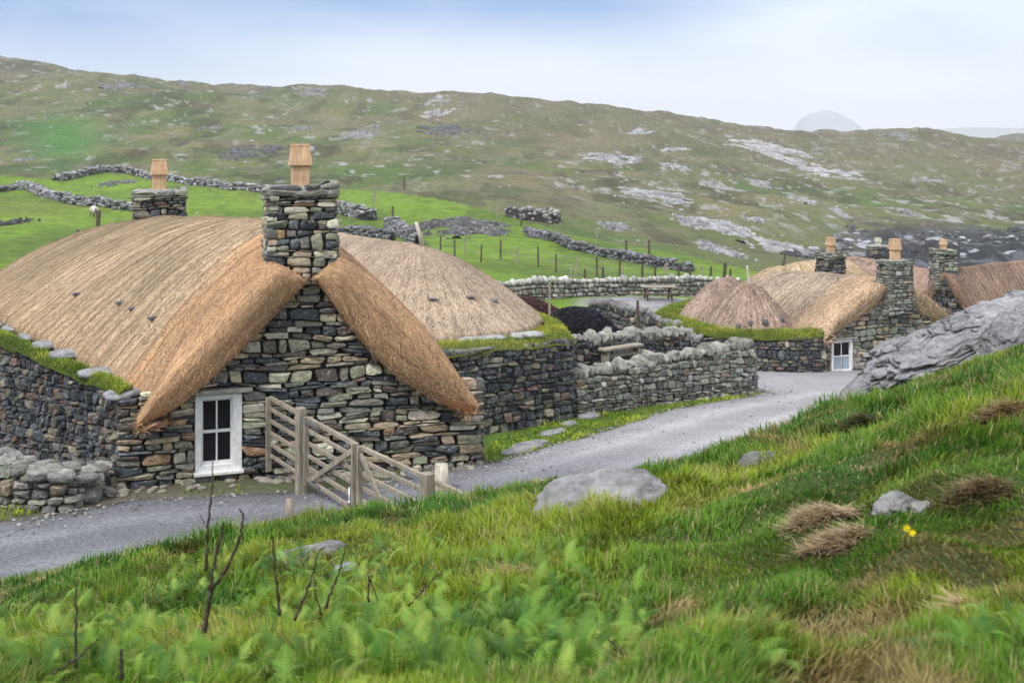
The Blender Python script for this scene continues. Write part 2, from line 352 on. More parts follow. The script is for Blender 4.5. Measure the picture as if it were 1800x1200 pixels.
gcol[:] = (.115, .14, .055)                                           # moor: olive
lay((.14, .12, .085), sm(-.1, .6, n_a) * .5)                           # heather brown
lay((.085, .135, .04), sm(.1, .75, -n_a) * .85)                        # grassy hollows
lay((.20, .17, .085), sm(.25, .8, n_b) * .55)                           # bleached grass
lay((.07, .055, .045), sm(.45, .9, fbm(GX * .25, GY * .06, 0, 27, 4)) * .7)    # peat cuts
lay((.13, .115, .095), sm(330, 450, dd) * .55); lay((.20, .16, .105), sm(.2, .7, fbm(GX * .06, GY * .03, 0, 33, 4)) * .35 * sm(90, 160, dd)); lay((.05, .09, .03), sm(.25, .7, fbm(GX * .07, GY * .03, 0, 35, 4)) * .6 * sm(90, 160, dd))                           # brown summit
lay((.045, .04, .03), sm(.4, .75, fbm(GX * .11, GY * .035, 0, 37, 5, .65)) * .5 * sm(90, 160, dd)); lay((.19, .18, .11), sm(.3, .75, fbm(GX * .16, GY * .07, 0, 38, 5, .65)) * .5 * sm(90, 160, dd))
lay((.33, .33, .33), sm(.78, 1.05, fbm(GX * .4, GY * .22, 0, 39, 4, .6) + .25 * sm(800, 1300, px)) * .8 * sm(140, 190, dd))
k = sm(600, 900, px) * sm(200, 330, dd); lay((.145, .125, .085), k * .45)
F1 = A([(-45, 55), (-80, 175), (-62, 175), (-30, 150), (-22, 168), (-8, 150), (12, 125), (25, 105), (28, 70), (12, 62), (5, 56)])
fm = inside(F1, GX + 3 * n_c, GY + 4 * n_b).astype(float) * sm(46, 54, dd)
fm *= (py > np.interp(px, [-400, 0, 30, 100, 230, 330, 470, 600, 700, 800, 900, 1000, 1200, 1330], [310, 312, 312, 318, 300, 318, 340, 335, 340, 358, 382, 415, 450, 480]) - 2)
lay((.15, .245, .03), fm); lay((.085, .13, .03), fm * sm(.05, .7, n_b) * .7); lay((.19, .25, .05), fm * sm(.2, .9, n_a) * .5); lay((.10, .15, .035), fm * sm(.1, .6, n_c) * .5)
lay((.05, .17, .035), np.exp(-(((px - 110) / 75) ** 2 + ((py - 245) / 42) ** 2)) * (dd > 150) * .9 * (dd < 330))
va = sm(14, 19, dd) * (1 - sm(50, 60, dd)); lay((.10, .17, .035), va)    # the yard ground between the houses
lay((.125, .105, .075), sm(14, 17, dd) * (1 - sm(23, 27, dd)) * sm(5, 6.5, -GX) * .85); lay((.12, .105, .08), np.exp(-(sdist([(-7, 19), (0, 21.3)], GX, GY, False) / .7) ** 2) * .8); fg = (1 - sm(15, 19, dd)); lay((.06, .085, .025), fg)
lay((.23, .17, .10), fg * sm(.35, .8, fbm(GX * 1.1, GY * 1.1, 0, 31, 3)) * .8)
lay((.16, .15, .13), sm(-.5, 0, rm) * .8)
hx = sm(.0, .5, 1 - sdist([(6.2, 60), (10.5, 61)], GX, GY, False) / 3.6); lay((.30, .30, .31), hx)   # gravel by the picnic bench
shore = sm(118, 136, dd) * (1 - sm(165, 190, dd)) * sm(1400, 1620, px + 60 * n_b); lay((.03, .032, .042), shore * .95)
shn = shore * sm(.1, .5, fbm(GX * .3, GY * .2, 0, 41, 4)); lay((.2, .21, .24), shn * .4)
GZ = GZ + shore * 1.1 * np.abs(fbm(GX * .22, GY * .16, 0, 43, 4))
nI, nJ = GX.shape; idx = np.arange(nI * nJ).reshape(nI, nJ)
gf = np.stack([idx[:-1, :-1], idx[:-1, 1:], idx[1:, 1:], idx[1:, :-1]], -1).reshape(-1, 4)[:, ::-1]
mesh('ground', np.stack([GX, GY, GZ], -1).reshape(-1, 3), [gf], M_GROUND, col=gcol.reshape(-1, 3), kind='structure',
     label='green and brown hillside ground rising to the moor')
# the lane
def resample(P, n):
    P = A(P); s = np.r_[0, np.cumsum(np.hypot(*np.diff(P, axis=0).T))]; t = np.linspace(0, s[-1], n)
    return np.stack([np.interp(t, s, P[:, k]) for k in range(P.shape[1])], 1)
def pair(n):
    t = np.linspace(0, len(FAR_E) - 1, n); i = np.arange(len(FAR_E))
    return [np.stack([np.interp(t, i, P[:, k]) for k in (0, 1)], 1) for P in (FAR_E, NEAR_E)]
fe, ne = pair(420); W = np.linspace(0, 1, 40)
RX = fe[:, None, 0] * (1 - W) + ne[:, None, 0] * W; RY = fe[:, None, 1] * (1 - W) + ne[:, None, 1] * W
e_ = np.minimum(W, 1 - W)[None, :]; RX = RX + np.where(e_ < .01, .30 * vnoise(RX * 2.2, RY * 2.2, 0, 61), 0)
RZ = ground(RX, RY) + .015 + .012 * vnoise(RX * 1.3, RY * 1.3, 0, 62) - .05 * (e_ < .01)
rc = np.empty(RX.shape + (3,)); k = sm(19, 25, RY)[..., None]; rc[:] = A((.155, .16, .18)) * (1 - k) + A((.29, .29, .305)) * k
tr = np.exp(-((W - .3) / .09) ** 2) + np.exp(-((W - .72) / .09) ** 2); rc *= (1 + .34 * tr[None, :, None] * np.clip(1, 0, 1))
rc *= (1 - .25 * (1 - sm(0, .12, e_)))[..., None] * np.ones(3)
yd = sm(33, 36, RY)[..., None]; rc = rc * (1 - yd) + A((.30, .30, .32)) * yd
q = np.arange(RX.size).reshape(RX.shape); rf = np.stack([q[:-1, :-1], q[:-1, 1:], q[1:, 1:], q[1:, :-1]], -1).reshape(-1, 4)
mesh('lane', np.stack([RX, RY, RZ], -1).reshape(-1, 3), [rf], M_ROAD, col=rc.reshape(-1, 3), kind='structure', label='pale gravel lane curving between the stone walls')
# sea and the far coast
s_ = Acc(); s_.add([(-2500, 1100, -14), (2500, 1100, -14), (2500, 4700, -14), (-2500, 4700, -14)], [[[0, 1, 2, 3]]]); s_.build('sea', M_SEA, kind='structure')
s_.V  # far hills
def ridge(name, pts, d, depth, col, label):
    P = resample([at(a, b_, d) for a, b_ in pts], 60); V = []
    for p in P:
        for t in np.linspace(-1, 1, 15):
            h = (p[2] + 20) * (1 - abs(t) ** 1.6); V.append((p[0], p[1] + t * depth + 6 * vnoise(p[0] * .02, t * 3), -20 + h * (1 + .06 * vnoise(p[0] * .03, t * 4.0, 0, 5) * (abs(t) > .1))))
    ii = np.arange(len(V)).reshape(-1, 15); f = np.stack([ii[:-1, :-1], ii[1:, :-1], ii[1:, 1:], ii[:-1, 1:]], -1).reshape(-1, 4)
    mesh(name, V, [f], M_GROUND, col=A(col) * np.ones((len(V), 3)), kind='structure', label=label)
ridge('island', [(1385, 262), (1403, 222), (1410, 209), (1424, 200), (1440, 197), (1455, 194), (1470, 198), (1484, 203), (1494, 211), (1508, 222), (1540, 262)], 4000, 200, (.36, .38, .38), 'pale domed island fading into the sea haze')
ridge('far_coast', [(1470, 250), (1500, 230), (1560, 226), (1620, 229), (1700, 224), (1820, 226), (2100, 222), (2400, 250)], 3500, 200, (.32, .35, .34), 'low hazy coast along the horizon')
# ------------------------------------------------------------------ stone laying
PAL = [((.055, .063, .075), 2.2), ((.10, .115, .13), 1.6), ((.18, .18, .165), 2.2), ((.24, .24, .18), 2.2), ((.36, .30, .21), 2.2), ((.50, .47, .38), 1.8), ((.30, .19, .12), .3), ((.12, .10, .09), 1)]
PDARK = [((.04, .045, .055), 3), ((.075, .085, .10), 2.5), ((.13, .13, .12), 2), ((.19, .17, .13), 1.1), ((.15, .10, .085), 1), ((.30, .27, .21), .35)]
PGREY = [((.16, .16, .15), 3), ((.24, .24, .21), 3), ((.11, .11, .105), 2), ((.34, .34, .31), 2), ((.22, .18, .14), 1)]
def pick(pal, n):
    w_ = A([p[1] for p in pal]); c = A([p[0] for p in pal])[rng.choice(len(pal), n, p=w_ / w_.sum())]
    return c * rng.uniform(.75, 1.3, (n, 1)) * rng.uniform(.95, 1.05, (n, 3))
class Path:
    def __init__(s, pts, side=1, step=.15, rnd=0):
        P = A(pts); L_ = np.r_[0, np.cumsum(np.hypot(*np.diff(P, axis=0).T))]; n = max(3, int(L_[-1] / step)) + 1
        t = np.linspace(0, L_[-1], n); X = np.stack([np.interp(t, L_, P[:, k]) for k in (0, 1)], 1)
        for _ in range(rnd): X[1:-1] = (X[:-2] + X[1:-1] * 2 + X[2:]) / 4
        s.t = np.r_[0, np.cumsum(np.hypot(*np.diff(X, axis=0).T))]; s.X = X; s.len = s.t[-1]
        T = np.gradient(X, axis=0); T /= np.linalg.norm(T, axis=1)[:, None]; s.N = np.stack([T[:, 1], -T[:, 0]], 1) * side
    def at(s, q):
        q = A(q); f = lambda a: np.interp(q, s.t, a)
        x, y = f(s.X[:, 0]), f(s.X[:, 1]); e0 = np.minimum(q, 0); e1 = np.maximum(q - s.len, 0)
        T0, T1 = s.X[1] - s.X[0], s.X[-1] - s.X[-2]; T0, T1 = T0 / np.hypot(*T0), T1 / np.hypot(*T1)
        return x + e0 * T0[0] + e1 * T1[0], y + e0 * T0[1] + e1 * T1[1]
    def nrm(s, q): return np.interp(q, s.t, s.N[:, 0]), np.interp(q, s.t, s.N[:, 1])
def stones(acc, path, zb, zt, pal, h=(.10, .22), wd=(.16, .48), holes=(), bulge=.035, batter=0.0, back=.14, lo=False, cope=0, gap=.004, big=.14, s0=0.0, s1=None, top_gap=.04, wave=.075):
    """lay individual stones on a vertical surface; zb, zt are functions of distance along the path"""
    s1 = path.len if s1 is None else s1
    ss = np.linspace(s0, s1, 50); H = float(np.max(zt(ss) - zb(ss))); Q = []; z = -.02; seed = random.randint(0, 9999); k = 0
    wv = lambda s_, kk: wave * (vnoise(A([s_ * 1.1]), kk * 7.3 + seed, 0, 5)[0] + .5 * vnoise(A([s_ * 3.1]), kk * 5.3 + seed, 0, 6)[0])
    while z < H:
        hh = random.uniform(*h) if random.random() > .3 else random.uniform(h[0] * .6, h[0] * 1.1)
        if random.random() < big: hh *= 1.35
        s_ = s0 + random.uniform(-.02, 0)
        while s_ < s1 - .04:
            ww = random.uniform(*wd) * (1 if hh < h[1] * .8 else .8)
            e = min(s_ + ww, s1)
            if s1 - e < wd[0] * .6: e = s1
            zm = float(zb(A([(s_ + e) / 2]))[0]) + z + hh / 2; cut = False
            for a, b2, c, d_ in holes:
                if zm > c - hh * .35 and zm < d_ + hh * .35:
                    if s_ >= a - .02 and s_ < b2 - .01: s_ = b2; cut = True; break
                    if s_ < a and e > a - wd[0] * .5: e = a
            if cut: continue
            if zm < float(zt(A([(s_ + e) / 2]))[0]) - top_gap:
                b0, b1 = float(zb(A([s_]))[0]) + z, float(zb(A([e]))[0]) + z
                c00, c10, c01, c11 = b0 + wv(s_, k), b1 + wv(e, k), b0 + hh + wv(s_, k + 1), b1 + hh + wv(e, k + 1)
                if random.random() < .22 and hh > h[0] * 1.25 and not lo:
                    f = random.uniform(.35, .65); m0, m1 = c00 + (c01 - c00) * f, c10 + (c11 - c10) * random.uniform(.35, .65)
                    Q.append((s_, e, c00, c10, m0, m1)); Q.append((s_, e, m0, m1, c01, c11))
                else: Q.append((s_, e, c00, c10, c01, c11))
            s_ = e
        z += hh; k += 1
    if not Q: return
    Q = A(Q); n = len(Q); K = 8 if lo else 14; a = np.linspace(0, 2 * np.pi, K, endpoint=False) + .2
    p = rng.uniform(.22, .6, (n, 1)); cu = np.sign(np.cos(a)) * np.abs(np.cos(a)) ** p; cv = np.sign(np.sin(a)) * np.abs(np.sin(a)) ** p
    jit = 1 + rng.uniform(-.09, .06, (n, K)); cu, cv = cu * jit, cv * jit
    jc = rng.uniform(-.26, .05, (n, 4)); jd = rng.uniform(-.22, .05, (n, 4)); wq = np.stack([(1 + su * cu) * (1 + sv * cv) / 4 for su, sv in ((-1, -1), (1, -1), (1, 1), (-1, 1))], -1)
    cu, cv = cu * (1 + (wq * jc[:, None]).sum(-1)), cv * (1 + (wq * jd[:, None]).sum(-1))
    rot = rng.normal(0, .10, (n, 1)); cu, cv = cu - cv * rot, cv + cu * rot * .4
    W_, Hh = Q[:, 1] - Q[:, 0], (Q[:, 4] + Q[:, 5] - Q[:, 2] - Q[:, 3]) / 2
    colr = pick(pal, n); bl = bulge * rng.uniform(.4, 1.5, n); off = rng.uniform(-.4, .5, n) * bulge
    tx_, tz_ = rng.normal(0, .45, (n, 1)) * bl[:, None], rng.normal(0, .45, (n, 1)) * bl[:, None]; rings = [(1, -back, 0), (1, 0, 0), (.93, .7, 1), (.5, 1, 1)]; V = []
    def place(u, v, dep):
        u_, v_ = u * (1 - gap / np.maximum(W_, .05))[:, None] * .5 + .5, v * (1 - gap / np.maximum(Hh, .04))[:, None] * .5 + .5
        S = Q[:, 0:1] + W_[:, None] * u_; zl = Q[:, 2:3] * (1 - u_) + Q[:, 3:4] * u_; zh = Q[:, 4:5] * (1 - u_) + Q[:, 5:6] * u_
        Z = zl + (zh - zl) * v_; x, y = path.at(S); nx, ny = path.nrm(S); base = zb(S); dd_ = dep - batter * (Z - base)
        return np.stack([x + nx * dd_, y + ny * dd_, Z], -1)
    for r, dpt, m in rings:
        dep = (dpt * bl[:, None] if m else dpt) + off[:, None] + (rng.uniform(-.25, .25, (n, K)) * bl[:, None] if m else 0)
        V.append(place(cu * r, cv * r, dep + (cu * tx_ + cv * tz_) * r * m))
    V.append(place(np.zeros((n, 1)), np.zeros((n, 1)), (bl * 1.02 + off)[:, None]))
    X = np.concatenate(V, 1); nv = X.shape[1]; F4, F3 = [], []
    for r in range(3):
        for k in range(K): F4.append([r * K + k, r * K + (k + 1) % K, (r + 1) * K + (k + 1) % K, (r + 1) * K + k])
    for k in range(K): F3.append([3 * K + k, 3 * K + (k + 1) % K, 4 * K])
    o = (np.arange(n) * nv)[:, None, None]
    shade = rng.uniform(.86, 1.14, (n, nv, 1)); acc.add(X.reshape(-1, 3), [(A(F4)[None] + o).reshape(-1, 4), (A(F3)[None] + o).reshape(-1, 3)], (colr[:, None] * shade).reshape(-1, 3))
def core(acc, path, zb, zt, thick, batter=0.0, col=(.035, .033, .03), s0=0.0, s1=None, inset=.03, holes=()):
    s1 = path.len if s1 is None else s1
    S = np.linspace(s0, s1, max(4, int((s1 - s0) / .12))); x, y = path.at(S); nx, ny = path.nrm(S); b_, t_ = zb(S) - .3, zt(S) - .06; hgt = t_ - b_
    R = [np.stack([x - nx * i, y - ny * i, z], 1) for i, z in ((inset - .0, b_), (inset + batter * hgt, t_), (thick, t_), (thick, b_))]
    n = len(S); V = np.concatenate(R); keep = np.ones(n - 1, bool)
    F = [[k * n + i, k * n + i + 1, (k + 1) % 4 * n + i + 1, (k + 1) % 4 * n + i] for k in range(4) for i in range(n - 1)]
    F += [[0, n, 2 * n, 3 * n], [n - 1, 4 * n - 1, 3 * n - 1, 2 * n - 1]]
    acc.add(V, [F], col)
def copes(acc, path, zt, size=(.13, .24), col=(.27, .27, .25), inset=.25, step=.2, up=.02, s0=0, s1=None, lv=2):
    s = s0; s1 = path.len if s1 is None else s1
    while s < s1:
        r = random.uniform(*size) * random.choice((.7, 1, 1, 1.25)); x, y = path.at(A([s])); nx, ny = path.nrm(A([s])); z = float(zt(A([s]))[0])
        k = random.uniform(.7, 1.35); rock(acc, (x[0] - nx[0] * inset, y[0] - ny[0] * inset, z + up + r * .25), (r * random.uniform(.55, .9), r * 1.25, r * random.uniform(.75, 1.1)), A(col) * k, math.atan2(ny[0], nx[0]) + random.uniform(-.4, .4) + 1.57, random.uniform(-.4, .4), lv, random.randint(0, 999), .4, .2)
        s += r * random.uniform(1.1, 1.7)
def heap(acc, path, zb, ht, width, size=(.14, .26), col=(.24, .24, .24), dens=1.0, lv=1, batter=.35):
    """a rough field wall: every rock its own lump, both faces and the top"""
    n = int(path.len * ht * 2.4 / (size[0] + size[1]) ** 2 * 4 * dens * 1.15)
    for _ in range(n):
        s = random.uniform(0, path.len); v = random.random(); side = random.choice((-1, 1)); top = random.random() < .3
        x, y = path.at(A([s])); nx, ny = path.nrm(A([s])); hh = ht * (1 + .22 * vnoise(s * .8, 3.0, 0, 8)); b0 = float(zb(x, y)[0])
        if top: off, z = random.uniform(-.4, .4) * width, hh
        else: off, z = side * width / 2 * (1 - batter * v), v * hh
        r = random.uniform(*size) * .72; k = random.choice((.4, .6, .8, 1., 1.2, 1.6))
        rock(acc, (x[0] + nx[0] * off, y[0] + ny[0] * off, b0 + z), (r * random.uniform(.9, 1.5), r, r * random.uniform(.55, .9)), A(col) * k, random.uniform(0, 6), random.uniform(-.5, .5), lv, random.randint(0, 999), .3, .15)
    S = np.linspace(0, path.len, max(3, int(path.len / .5))); x, y = path.at(S); nx, ny = path.nrm(S); z0 = zb(x, y); q = width * .33
    R = [np.stack([x + nx * o, y + ny * o, z0 + h_], 1) for o, h_ in ((q * 1.3, -.3), (q, ht * .8), (-q, ht * .8), (-q * 1.3, -.3))]
    m = len(S); acc.add(np.concatenate(R), [[[k * m + i, k * m + i + 1, (k + 1) * m + i + 1, (k + 1) * m + i] for k in range(3) for i in range(m - 1)]], (.03, .03, .03))

# ------------------------------------------------------------------ blades
def blades(P, ln, wd, lean, col, face=None, tipc=1.32, rootc=.36):
    """P roots (n,3); bent blades of five vertices"""
    n = len(P); ln, wd, lean = [np.broadcast_to(A(v), (n,)) for v in (ln, wd, lean)]
    a = rng.uniform(0, 2 * np.pi, n) if face is None else face; dx, dy = np.cos(a), np.sin(a)
    b = a + np.pi / 2 + rng.uniform(-.8, .8, n); ex, ey = np.cos(b), np.sin(b); h = ln * np.cos(np.minimum(lean, 1.35)); r = ln * np.sin(np.minimum(lean, 1.35))
    def pt(f, g, w_): return np.stack([P[:, 0] + dx * r * f + ex * w_, P[:, 1] + dy * r * f + ey * w_, P[:, 2] + h * g], 1)
    V = np.stack([pt(0, 0, -wd / 2), pt(0, 0, wd / 2), pt(.35, .62, wd * .42), pt(.35, .62, -wd * .42), pt(1, .95, 0)], 1)
    o = (np.arange(n) * 5)[:, None]; c = np.broadcast_to(A(col), (n, 3)); k = A([rootc, rootc, 1, 1, tipc])  # blade roots darkened in the colour to stand in for contact shadow
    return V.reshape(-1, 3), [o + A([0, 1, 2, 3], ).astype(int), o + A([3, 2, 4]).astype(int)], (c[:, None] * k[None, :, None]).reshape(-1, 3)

# ------------------------------------------------------------------ thatch
def cr(P, n):
    P = A(P); m = len(P); t = np.linspace(0, m - 1, n); i = np.clip(t.astype(int), 0, m - 2); f = (t - i).reshape((-1,) + (1,) * (P.ndim - 1))
    g = lambda k: P[np.clip(k, 0, m - 1)]; p0, p1, p2, p3 = g(i - 1), g(i), g(i + 1), g(i + 2)
    p0 = np.where((i == 0).reshape(f.shape), 2 * p1 - p2, p0); p3 = np.where((i >= m - 2).reshape(f.shape), 2 * p2 - p1, p3)
    return .5 * (2 * p1 + (p2 - p0) * f + (2 * p0 - 5 * p1 + 4 * p2 - p3) * f ** 2 + (3 * p1 - p0 - 3 * p2 + p3) * f ** 3)
def straw_grid(name, parent, G, UV, Cc, sgn, n, ln, wd, lift, wild, label=None, closed=False, lines=.30):
    """thatch surface grid plus loose straw lying on it; sgn (I,J) gives the downhill direction along J, wild (I,J) how tousled"""
    I, J = G.shape[:2]; V0 = G.reshape(-1, 3); ix = np.arange(I * J).reshape(I, J)
    f = np.stack([ix[:-1, :-1], ix[1:, :-1], ix[1:, 1:], ix[:-1, 1:]], -1).reshape(-1, 4)
    if closed: f = np.concatenate([f, np.stack([ix[-1, :-1], ix[0, :-1], ix[0, 1:], ix[-1, 1:]], -1)])
    A_, B_, D_ = G[:-1, :-1], G[1:, :-1], G[:-1, 1:]; ar = np.linalg.norm(np.cross(B_ - A_, D_ - A_), axis=-1).ravel(); ar = ar / ar.sum()
    c = rng.choice(len(ar), n, p=ar); i, j = c // (J - 1), c % (J - 1); u, v = rng.random((2, n, 1)); a0, b0, d0, e0 = G[i, j], G[i + 1, j], G[i, j + 1], G[i + 1, j + 1]
    P = (a0 * (1 - u) + b0 * u) * (1 - v) + (d0 * (1 - u) + e0 * u) * v
    tu, tv = b0 - a0, (d0 - a0) * sgn[i, j][:, None]; tu /= np.linalg.norm(tu, axis=1)[:, None] + 1e-9; tv /= np.linalg.norm(tv, axis=1)[:, None] + 1e-9
    nn_ = np.cross(b0 - a0, d0 - a0); nn_ /= np.linalg.norm(nn_, axis=1)[:, None] + 1e-9; nn_ *= np.where(nn_[:, 2:] < -.2, -1, 1) if False else 1
    w_ = wild[i, j]; an = rng.normal(0, 1, n) * (.26 + w_ * 1.3); dr = tv * np.cos(an)[:, None] + tu * np.sin(an)[:, None]
    l_ = ln * rng.uniform(.5, 1.4, n); sd_ = np.cross(nn_, dr); ww = (wd * rng.uniform(.6, 1.3, n))[:, None]
    up = (lift * rng.uniform(-.2, 1.5, n) * (1 + w_ * 1.6))[:, None]; l_ = l_ * (1 + .5 * np.clip(w_ - .9, 0, 1))
    S = np.stack([P - nn_ * .01 - sd_ * ww / 2, P - nn_ * .01 + sd_ * ww / 2, P + dr * l_[:, None] + nn_ * up], 1).reshape(-1, 3)
    us = UV[i, j, 0] * (1 - u[:, 0]) + UV[i + 1, j, 0] * u[:, 0]; rl_ = (1 - .62 * np.exp(-((((us / lines + .12 * vnoise(us * 2, UV[i, j, 1] * .5, 0, 3)) % 1) - .5) / .17) ** 2) * (1 - w_) * (lines > 0)) if lines else np.ones(n)
    cs = Cc[i, j] * rl_[:, None] * rng.choice([.42, .72, 1.0, 1.2, 1.6], n)[:, None] * rng.uniform(.94, 1.06, (n, 3)); cs = np.repeat(cs, 3, 0)
    tri = np.arange(n * 3).reshape(-1, 3) + len(V0); mi = np.r_[np.ones(n, int), np.zeros(len(f), int)]
    uvs = np.concatenate([UV.reshape(-1, 2), np.zeros((n * 3, 2))])
    return mesh(name, np.concatenate([V0, S]), [tri, f], [M_THATCH, M_STRAW], parent, col=np.concatenate([Cc.reshape(-1, 3), cs]), uv=uvs, mi=mi, label=label)
def thatch(parent, secs, fwd, cm, cb, n, hw=.64, notch=.55, th=.62, roll=.45, band=1.0, nu=70, ln=.2, wd=.012, tip=.3, lift=.035, furrow=.018, seed=0, label=None, pexp=1.6, name='thatch_roof', inner=None, ropes=False):
    S = cr(secs, nu); Lp, Rp, Tp = S[:, 0], S[:, 1], S[:, 2]; nv = 30
    def row(Lq, Rq, Tq, drop=0):
        out = []
        for E, sg in ((Lq, -1), (Tq, 1)):
            s = np.linspace(0, 1, nv); o = (E - Rq)[:2]; o = o / np.hypot(*o); half = []
            for q in s: half.append([*(Rq[:2] + (E - Rq)[:2] * q), E[2] + (Rq[2] - E[2]) * (1 - q ** pexp)])
            for dx, dz in ((.05, -.10), (.03, -.24), (-.12, -.34), (-.6, -.30)): half.append([*(E[:2] + o * dx), E[2] + dz])
            out.append(half[::-1] if sg < 0 else half[1:])
        return A(out[0] + out[1])
    G = A([row(*S[i]) for i in range(nu)]); J = G.shape[1]; c0 = nv + 3; vi = np.zeros(J); q = np.linspace(0, 1, nv)
    vi[:c0 + 1] = -np.r_[q, 1.02, 1.05, 1.05, .9][::-1]; vi[c0:] = np.r_[q, 1.02, 1.05, 1.05, .9]; sg = np.where(np.arange(J) < c0, -1.0, 1.0)
    ul = np.r_[0, np.cumsum(np.linalg.norm(np.diff(Rp, axis=0), axis=1))]
    wl = np.linalg.norm(Rp - Lp, axis=1).mean(); f2 = A([fwd[0], fwd[1], 0]); row0 = G[0].copy(); av = np.minimum(np.abs(vi), 1)
    cen = np.clip(np.linalg.norm((row0 - Rp[0])[:, :2], axis=1) / hw, 0, 1)
    if inner is not None: In = inner(vi)
    else:
        E_ = np.where(vi[:, None] < 0, Lp[0], Tp[0]); In = Rp[0] + (E_ - Rp[0]) * av[:, None] * .97; In[:, 2] = E_[:, 2] - tip + (Rp[0][2] - th - E_[:, 2] + tip) * (1 - av ** .8)
    row0[:, 2] -= notch * 1.3 * (1 - cen); row0[:, 2] -= tip * .45 * sm(.75, 1, av)
    R_ = [In - f2 * .25]
    for tt in (0, .1, .22, .36, .5, .64, .78, .9, .97):
        s_ = 1 - tt; e = math.cos(s_ * math.pi / 2) ; p = In * (1 - (1 - e)) if False else In + (row0 - In) * (tt ** .9) ; bul = math.sin(math.pi * min(1, .08 + tt * .92)) ** .75
        nrm2 = np.array([0, 0, 1.0]); p = p + f2 * (roll * bul * (.35 + .65 * cen))[:, None] + nrm2 * (.16 * math.sin(math.pi * tt) * cen * (1 - .6 * sm(.8, 1, av)))[:, None]; R_.append(p)
    k0 = np.linspace(1, 0, 5)[:-1]
    for i_, kk_ in enumerate(k0): G[i_, :, 2] -= (notch * 1.3 * (1 - cen) + tip * .45 * sm(.75, 1, av)) * kk_
    G = np.concatenate([A(R_), G]); ul = np.r_[-1.4, -1.2, -1.08, -.94, -.78, -.62, -.46, -.3, -.16, -.06, ul]
    U, Vv = np.meshgrid(ul, vi * wl, indexing='ij')
    k = sm(-.3, .5, U) * furrow * np.sin(U * 2 * np.pi / .34 + 1.5 * vnoise(U * .8, Vv * .6, 0, seed)); G[..., 2] += k * sm(0, .2, np.abs(vi))[None] + .035 * fbm(G[..., 0] * 1.2, G[..., 1] * 1.2, G[..., 2], seed, 3)
    kb = 1 - sm(-.25, .25, U - band + .25 * fbm(U * 1.5, Vv * 1.2, 0, seed + 3, 2)); Cc = A(cm) * (1 - kb[..., None]) + A(cb) * kb[..., None]
    Cc = Cc * (1 + .20 * fbm(U * .8, Vv * .8, 0, seed + 5, 3) + .12 * fbm(U * 3, Vv * .5, 0, seed + 6, 2))[..., None]
    kk = sm(.72, 1, np.abs(vi))[None, :, None] * (1 - kb[..., None]); Cc = Cc * (1 - .35 * kk) + A(cb) * .85 * kk * .35     # redder straw low on the slope
    rf = straw_grid(name, parent, G, np.stack([U, Vv], -1), Cc, np.broadcast_to(sg, U.shape), n, ln, wd, lift, kb * .75 + .12 + .3 * sm(.85, 1, np.abs(vi))[None] + 1.0 * (U < -.9), label)
    if ropes:
        a_ = Acc(); q = .55
        while q < ul[-1] - 1:
            i_ = int(np.searchsorted(ul, q)); f_ = (q - ul[i_ - 1]) / (ul[i_] - ul[i_ - 1]); ln_ = G[i_ - 1] * (1 - f_) + G[i_] * f_; ln_ = ln_[3:-3] + (0, 0, .025)
            ln_[:, :2] += .03 * np.stack([vnoise(np.arange(len(ln_)) * .4, q * 3, 0, 1), vnoise(np.arange(len(ln_)) * .4, q * 3, 0, 2)], 1); tube(a_, ln_, .006, A((.33, .255, .175)) * random.uniform(.8, 1.25), 4); q += random.uniform(.24, .36)
        a_.build('net_rope', M_STRAW, rf)
    return rf
def dome_thatch(parent, a, b, w_, zr, ze, cm, n, ln=.2, wd=.012, seed=0, furrow=.02, ang0=0, wiggle=.0, ropes=.34, lift=.03, pexp=1.6, label=None, w2=None, bandc=None):
    """rounded thatch over a short ridge from a to b (plan points)"""
    a, b = A(a), A(b); d_ = b - a; Ls = np.hypot(*d_); t = d_ / max(Ls, 1e-6); nrm = A([-t[1], t[0]]); w2 = w2 or w_
    per = []
    for q in np.linspace(-np.pi / 2, np.pi / 2, 26): per.append((b, t * math.cos(q) * w2 / w_ - nrm * math.sin(-q) * 1))
    for q in np.linspace(0, 1, 16)[1:-1]: per.append((b + (a - b) * q, nrm))
    for q in np.linspace(np.pi / 2, 1.5 * np.pi, 26): per.append((a, t * math.cos(q) * w2 / w_ + nrm * math.sin(q)))
    for q in np.linspace(0, 1, 16)[1:-1]: per.append((a + (b - a) * q, -nrm))
    nj = 22; s = np.linspace(0, 1, nj); G = []
    for i, (c, o) in enumerate(per):
        z1 = zr if np.isscalar(zr) else zr[0] + (zr[1] - zr[0]) * np.clip(((c - a) @ t) / max(Ls, 1e-6), 0, 1)
        r = [[*(c + o * w_ * q), ze + (z1 - ze) * (1 - q ** pexp)] for q in s]
        for dx, dz in ((.05, -.08), (.02, -.2), (-.15, -.3), (-.6, -.28)): r.append([*(c + o * (w_ + dx)), ze + dz])
        G.append(r)
    G = A(G); I, J = G.shape[:2]; pl = np.r_[0, np.cumsum(np.linalg.norm(np.diff(G[:, nj - 1], axis=0), axis=1))]
    U, Vv = np.meshgrid(pl, np.r_[s, 1.02, 1.05, 1.05, .9] * w_, indexing='ij')
    G[..., 2] += furrow * np.sin(U * 2 * np.pi / ropes + 1.2 * vnoise(U, Vv, 0, seed)) * sm(0, .3, Vv / w_) + .04 * fbm(G[..., 0], G[..., 1], 0, seed, 3)
    Cc = A(cm) * (1 + .2 * fbm(G[..., 0] * .8, G[..., 1] * .8, G[..., 2], seed + 5, 3))[..., None]
    return straw_grid('thatch_roof', parent, G, np.stack([U, Vv], -1), Cc, np.ones((I, J)), n, ln, wd, lift, np.full((I, J), .22), label, closed=True)

